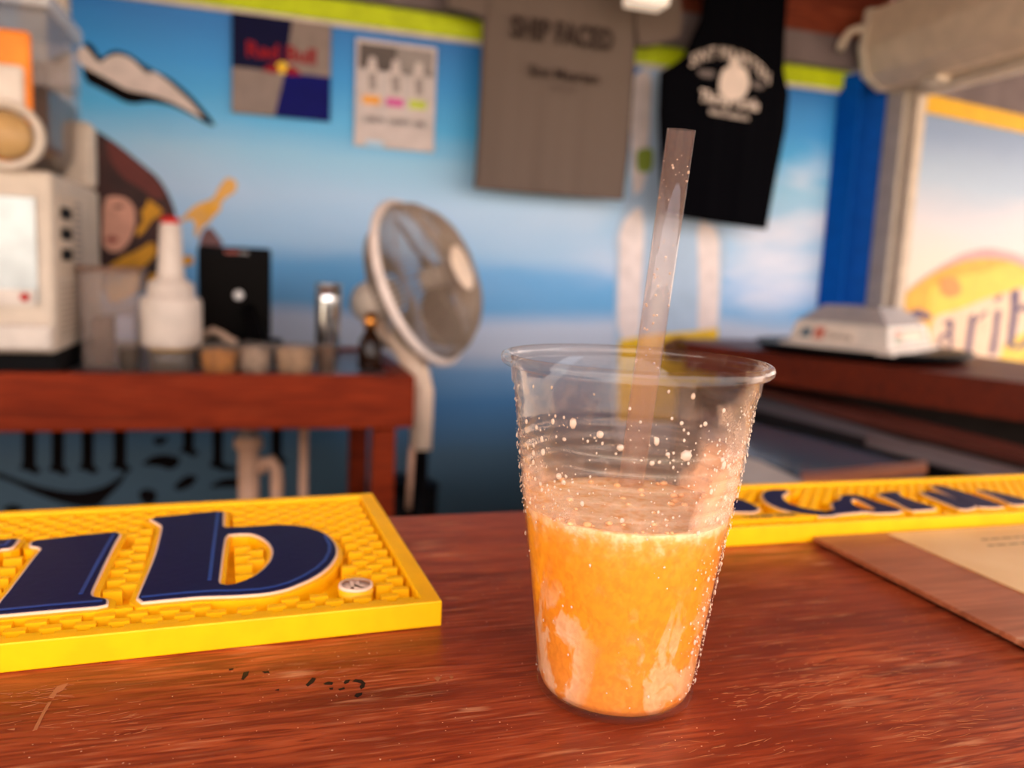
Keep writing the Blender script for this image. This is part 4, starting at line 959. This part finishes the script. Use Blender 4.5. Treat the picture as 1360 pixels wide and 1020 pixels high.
# ------------------------------------------------------------------ right counter, caddy, cooler
cz = -.05
FA_, FB_ = Vector((1.375, 2.42)), Vector((1.93, .99))
rc = T('side_counter', (1.9, 1.8, -1.10), 'dark red-brown side counter below the open window on the right', 'counter')
def wedge(mb, q, z0, z1): mb.add([(x, y, z0) for x, y in q]+[(x, y, z1) for x, y in q], [tuple(range(len(q)))[::-1], tuple(i+len(q) for i in range(len(q)))]+[(i, (i+1) % len(q), (i+1) % len(q)+len(q), i+len(q)) for i in range(len(q))])
d_ = (FB_-FA_).normalized(); nn = Vector((-d_.y, d_.x))
if nn.x < 0: nn = -nn
k = MB(); wedge(k, [tuple(FA_), tuple(FB_), (2.298, .99), (2.298, 2.60), (1.42, 2.60)], cz-.03, cz); k.build('counter_top', M['dwood'], rc)
k = MB(); a = FA_-nn*.02; b2 = FB_-nn*.02; wedge(k, [tuple(a), tuple(b2), tuple(FB_), tuple(FA_)], cz-.092, cz+.001); k.build('front_board', M['dwood'], rc)
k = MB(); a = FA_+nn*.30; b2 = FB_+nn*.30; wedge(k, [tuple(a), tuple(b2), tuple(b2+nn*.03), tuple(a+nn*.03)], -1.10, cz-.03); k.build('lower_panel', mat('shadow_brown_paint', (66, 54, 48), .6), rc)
# chest cooler in front of it
ck_ = T('chest_cooler', (1.2, 1.4, -1.10), 'low steel chest cooler with dark glass lids below the side counter', 'cooler')
z0 = -.20
def cq(l, zz_): return [tuple(pz(a, c, zz_).xy) for a, c in l]
def cslab(name, l, za, zb3, m_, par=ck_, label=None):
    k = MB(); wedge(k, cq(l, zb3), za, zb3); o = k.build(name, m_, par)
    if label: o['label'] = label
    return o
cslab('body', [(900, 510), (1016, 524), (1480, 690), (1250, 760), (900, 700)], -1.10, z0-.02, mat('cooler_dark', (52, 48, 46), .5))
cslab('steel_rim', [(930, 504), (1016, 528), (1420, 650), (1420, 672), (1016, 547), (930, 520)], z0-.02, z0+.006, mat('steel_satin', (128, 128, 134), .4, .5))
cslab('rubber_trim', [(930, 520), (1016, 547), (1236, 604), (1400, 655), (1400, 670), (1236, 618), (1016, 560), (930, 535)], z0-.02, z0+.010, M['blackm'])
cslab('glass_lid', [(930, 545), (1010, 564), (1236, 620), (1130, 622), (1060, 628), (1010, 610), (930, 585)], z0-.02, z0+.004, mat('lid_glass', (74, 88, 104), .12))
cslab('lid_frame', [(930, 590), (1010, 612), (1070, 640), (1055, 656), (990, 640), (930, 620)], z0-.02, z0+.012, M['alu'])
cslab('reflection_strip', [(1064, 628), (1230, 612), (1232, 620), (1066, 636)], z0+.004, z0+.018, mat('reflection_orange', (170, 100, 66), .35, .3))  # orange reflection on the cooler, built as a coloured strip
cslab('side_edge', [(1150, 575), (1230, 590), (1420, 640), (1420, 660), (1230, 612), (1150, 590)], z0-.0, z0+.014, mat('grey_edge', (112, 100, 100), .4, .3))
cslab('under_ledge', [(1000, 500), (1100, 528), (1420, 608), (1420, 618), (1100, 542), (1000, 514)], z0+.0, z0+.020, mat('redbrown_ledge', (104, 52, 40), .5))

# caddy on the side counter
cq0 = T('napkin_caddy', (1.80, 2.05, cz), 'white trapezoid bar caddy with printed badges on a black tray', 'caddy')
CA, CB, CC_ = pz(1038, 461, cz+.018), pz(1183, 478, cz+.018), pz(1243, 468, cz+.018)
bk = CA+(CC_-CB)*1.0
def cadpt(u, v, zz_, ins=0):   # u along CA->CB, v towards the back
    p = CA.lerp(CB, u)+(CC_-CB)*v; return Vector((p.x, p.y, zz_))
cen = (CA+CC_)/2; r1 = (CA-CC_).length/2
k = MB(); k.lathe([(0, 0), (r1*1.02, 0), (r1*1.14, .010), (r1*1.20, .031), (r1*1.15, .031), (0, .026)], (cen.x, cen.y, cz+.0012), n=48); k.build('tray', M['black'], cq0)
base = [cadpt(-.02, -.03, 0), cadpt(1.02, -.03, 0), cadpt(1.02, 1.03, 0), cadpt(-.02, 1.03, 0)]
k = MB(); zb3, z4, z5 = cz+.028, cz+.039, cz+.104
mid = sum(base, Vector())/4
def sc_(f): return [mid+(q-mid)*f for q in base]
L1 = [(q.x, q.y, zb3) for q in sc_(1.0)]; L2 = [(q.x, q.y, z4) for q in sc_(.98)]; L3 = [(q.x, q.y, z4+.002) for q in sc_(.88)]; L4 = [(q.x, q.y, z5) for q in sc_(.80)]
allv = L1+L2+L3+L4; fs = [(3, 2, 1, 0), (12, 13, 14, 15)]
for j in range(3):
    for i in range(4): q = (i+1) % 4; fs.append((j*4+i, j*4+q, j*4+4+q, j*4+4+i))
k.add(allv, fs); cb_ = k.build('body', M['white'], cq0)
L5 = [(q.x, q.y, z5) for q in sc_(.79)]; L6 = [(q.x, q.y, z5+.050) for q in sc_(.48)]
k = MB(); k.add(L5+L6, [(0, 1, 2, 3), (7, 6, 5, 4)]+[(i, (i+1) % 4, (i+1) % 4+4, i+4) for i in range(4)]); k.build('hood', film('smoky_plastic', (190, 180, 176), .75, .2), cq0)
def face(i, u, v, off=.0012):
    a, b2 = Vector(L3[i]), Vector(L3[(i+1) % 4]); c, d = Vector(L4[i]), Vector(L4[(i+1) % 4])
    p = a.lerp(b2, u).lerp(c.lerp(d, u), v); nrm = (b2-a).cross(c-a).normalized()
    if nrm.dot(p-mid) < 0: nrm = -nrm
    return p+nrm*off
def fq(name, i, l, m_, off=.0012): k = MB(); k.add([face(i, u, v, off) for u, v in l], [tuple(range(len(l)))]); return k.build(name, m_, cb_)
fq('label_panel', 0, [(.05, .08), (.72, .08), (.68, .85), (.05, .85)], mat('label_cream', (226, 208, 190), .4))
fq('label_block', 0, [(.10, .22), (.22, .22), (.22, .68), (.10, .68)], mat('label_grey', (96, 110, 118), .4), .002)
fq('label_block', 0, [(.25, .2), (.36, .2), (.36, .74), (.25, .74)], mat('label_red', (196, 110, 90), .4), .002)
k = MB(); vs, fs_ = text2d('Corona', .29, .01); k.add([face(0, .52+u*.28, .30+v*1.1, .002) for u, v in vs], fs_); k.build('label_lettering', mat('label_brown', (120, 96, 76), .4), cb_)
fq('badge_panel', 1, [(.12, .2), (.9, .2), (.85, .85), (.15, .85)], mat('badge_olive', (126, 116, 78), .4))
fq('badge_centre', 1, [(.28, .35), (.8, .35), (.75, .62), (.3, .62)], mat('badge_cream2', (206, 186, 150), .4), .002)
fq('badge_corner', 1, [(.15, .58), (.32, .58), (.28, .82), (.16, .82)], mat('badge_orange', (222, 110, 70), .4), .003)
fq('badge_foot', 1, [(.3, .2), (.55, .2), (.52, .3), (.32, .3)], mat('badge_pink', (205, 110, 110), .4), .003)

# ------------------------------------------------------------------ roller shutter box
rs = T('roller_shutter', (2.18, 1.6, .90), 'cream roller shutter box above the open right window', 'shutter')
hexa = [(2.262, .905), (2.18, .895), (2.115, .935), (2.085, 1.03), (2.10, 1.16), (2.262, 1.19)]
k = MB(); k.prism([hexa], lambda u, v, h_: (u, h_, v), .25, 2.575); k.build('box', mat('shutter_cream', (214, 190, 164), .5), rs)
k = MB(); k.prism([[(2.268, .90), (2.18, .888), (2.108, .93), (2.078, 1.03), (2.094, 1.168), (2.268, 1.2)]], lambda u, v, h_: (u, h_, v), 2.575, 2.60); k.build('end_cap', mat('cap_cream', (214, 200, 182), .5), rs)
k = MB(); k.tube([(2.10, 2.59, 1.09), (2.07, 2.59, 1.10), (2.035, 2.60, 1.085), (2.01, 2.60, 1.05), (2.0, 2.60, 1.02)], .014, 10); k.build('hook', M['cream'], rs)
MB().box((2.255, .25, .895), (2.285, 2.55, .925), .004).build('guide_rail', mat('rail_cream', (214, 196, 172), .4), rs)
p = pX(1242, 108, 2.20); MB().box((2.17, p.y-.04, .868), (2.23, p.y+.04, .895), .008).build('stop', M['cream'], rs)

# ------------------------------------------------------------------ beer banner outside
A_, B_2 = Vector((2.37, 2.74)), Vector((4.4, 3.12)); bd = (B_2-A_).normalized(); bn = Vector((bd.y, -bd.x))
def bnp(px, py, off=0):
    n3 = Vector((bn.x, bn.y, 0)); d = ray(px, py); t_ = (Vector((A_.x, A_.y, 0))-CAM).dot(n3)/d.dot(n3); p = CAM+d*t_
    return (Vector((p.x, p.y))-A_).dot(bd), p.z
def bfn(u, v, h_): q = A_+bd*u+bn*h_; return (q.x, q.y, v)
ban = T('beer_banner', (3.2, 2.9, -1.1), 'sky coloured beer banner with yellow oval outside the right window', 'banner')
bm_ = bpy.data.materials.new('banner_sky'); bm_.use_nodes = True; n = bm_.node_tree; L = n.links; b = n.nodes['Principled BSDF']
t = n.nodes.new('ShaderNodeTexCoord'); s_ = n.nodes.new('ShaderNodeSeparateXYZ'); L.new(t.outputs['Object'], s_.inputs[0])
r = n.nodes.new('ShaderNodeValToRGB'); zz = mth('ADD', mth('SUBTRACT', s_.outputs['Z'], 1.1), mth('MULTIPLY', mth('SUBTRACT', nz(1.6, (.5, 1, 1.5), 4), .5), .35)); L.new(zz, r.inputs[0])
cr = r.color_ramp; st_ = [(0.05, (220, 190, 168)), (.3, (214, 190, 178)), (.48, (190, 186, 192)), (.62, (150, 170, 192)), (.85, (116, 140, 174))]
while len(cr.elements) < len(st_): cr.elements.new(.5)
for e, (z, c) in zip(cr.elements, st_): e.position = z; e.color = lin(c)
L.new(r.outputs[0], b.inputs['Base Color'])
k = MB(); k.prism([[(0, -1.1), (2.05, -1.1), (2.05, .90), (0, .90)]], bfn, -.02, 0); k.build('panel', bm_, ban)
k = MB(); k.prism([[(0, .885), (2.05, .885), (2.05, .955), (0, .955)]], bfn, -.02, .012); k.build('yellow_strip', mat('strip_yellow', (232, 178, 2), .5), ban)
k = MB(); k.prism([[(0, .955), (2.05, .955), (2.05, CZ), (0, CZ)]], bfn, -.03, -.0); k.build('grey_header', M['beamg'], ban)
def bpoly(name, l, m_, h_, ck=2):
    q = [bnp(a, c) for a, c in l]; q = chaikin(q, ck) if ck else q; k = MB(); k.prism([q], bfn, 0, .0012*h_); return k.build(name, m_, ban)
s7 = lambda l: S(l, 1180, 320, 5.667)
oval = [(100, 420), (180, 350), (300, 265), (420, 205), (560, 150), (720, 130), (880, 140), (1020, 190), (1200, 320), (1350, 480), (1380, 700), (1300, 900), (1000, 1000), (700, 1050), (400, 1000), (200, 800), (110, 600)]
bpoly('oval_ring', s7([(90, 410), (230, 290), (400, 180), (560, 90), (740, 50), (920, 80), (1080, 150), (1300, 300), (1460, 500), (1500, 720), (1380, 960), (1000, 1080), (700, 1120), (360, 1060), (150, 840), (60, 620)]), mat('ring_pink', (196, 150, 148), .5), 1)
bpoly('oval_field', s7(oval), mat('oval_yellow', (222, 160, 34), .5), 2)
bpoly('oval_glow', s7([(300, 420), (330, 330), (520, 260), (700, 240), (900, 160), (1050, 230), (1200, 500), (1150, 800), (900, 950), (500, 900), (300, 700)]), mat('oval_light', (228, 186, 60), .5), 3)
bpoly('oval_patch', s7([(370, 290), (450, 260), (530, 300), (545, 400), (470, 430), (390, 410)]), mat('oval_orange', (214, 132, 56), .5), 4)
bpoly('letter_field', s7([(340, 560), (520, 520), (700, 440), (900, 380), (1000, 340), (1100, 420), (1150, 600), (1000, 700), (860, 760), (830, 900), (600, 920), (340, 880), (300, 700)]), mat('letter_cream', (222, 188, 158), .5), 4)
lt = mat('letter_purple', (80, 58, 92), .5)
for l in ([(440, 590), (485, 590), (478, 700), (462, 880), (435, 880), (440, 720)], [(400, 620), (440, 585), (460, 610), (420, 640)],
          [(600, 560), (650, 545), (640, 650), (605, 900), (555, 900), (585, 700)], [(650, 590), (690, 545), (735, 520), (735, 548), (700, 570), (660, 610)],
          [(790, 520), (840, 510), (825, 640), (800, 850), (745, 860), (775, 700)], [(790, 430), (830, 400), (855, 408), (830, 450), (795, 460)],
          [(905, 380), (980, 350), (975, 480), (935, 800), (880, 810), (890, 700), (915, 500)],
          [(975, 500), (1020, 470), (1100, 480), (1150, 560), (1120, 700), (1020, 800), (940, 820), (930, 790), (1000, 770), (1060, 690), (1070, 560), (1020, 520), (975, 540)],
          [(100, 600), (200, 500), (330, 560), (300, 600), (200, 570), (150, 700), (230, 820), (330, 800), (250, 900), (120, 820)]):
    bpoly('letter_stroke', s7(l), lt, 5, 1)
k = MB(); q = [bnp(*p_) for p_ in s7([(440, 680), (395, 690), (365, 740), (365, 810), (390, 850), (435, 850)])]; q2 = [bnp(*p_) for p_ in s7([(435, 820), (408, 820), (392, 795), (392, 750), (410, 718), (440, 712)])]; k.prism([q+q2], bfn, 0, .006); k.build('letter_stroke', lt, ban)
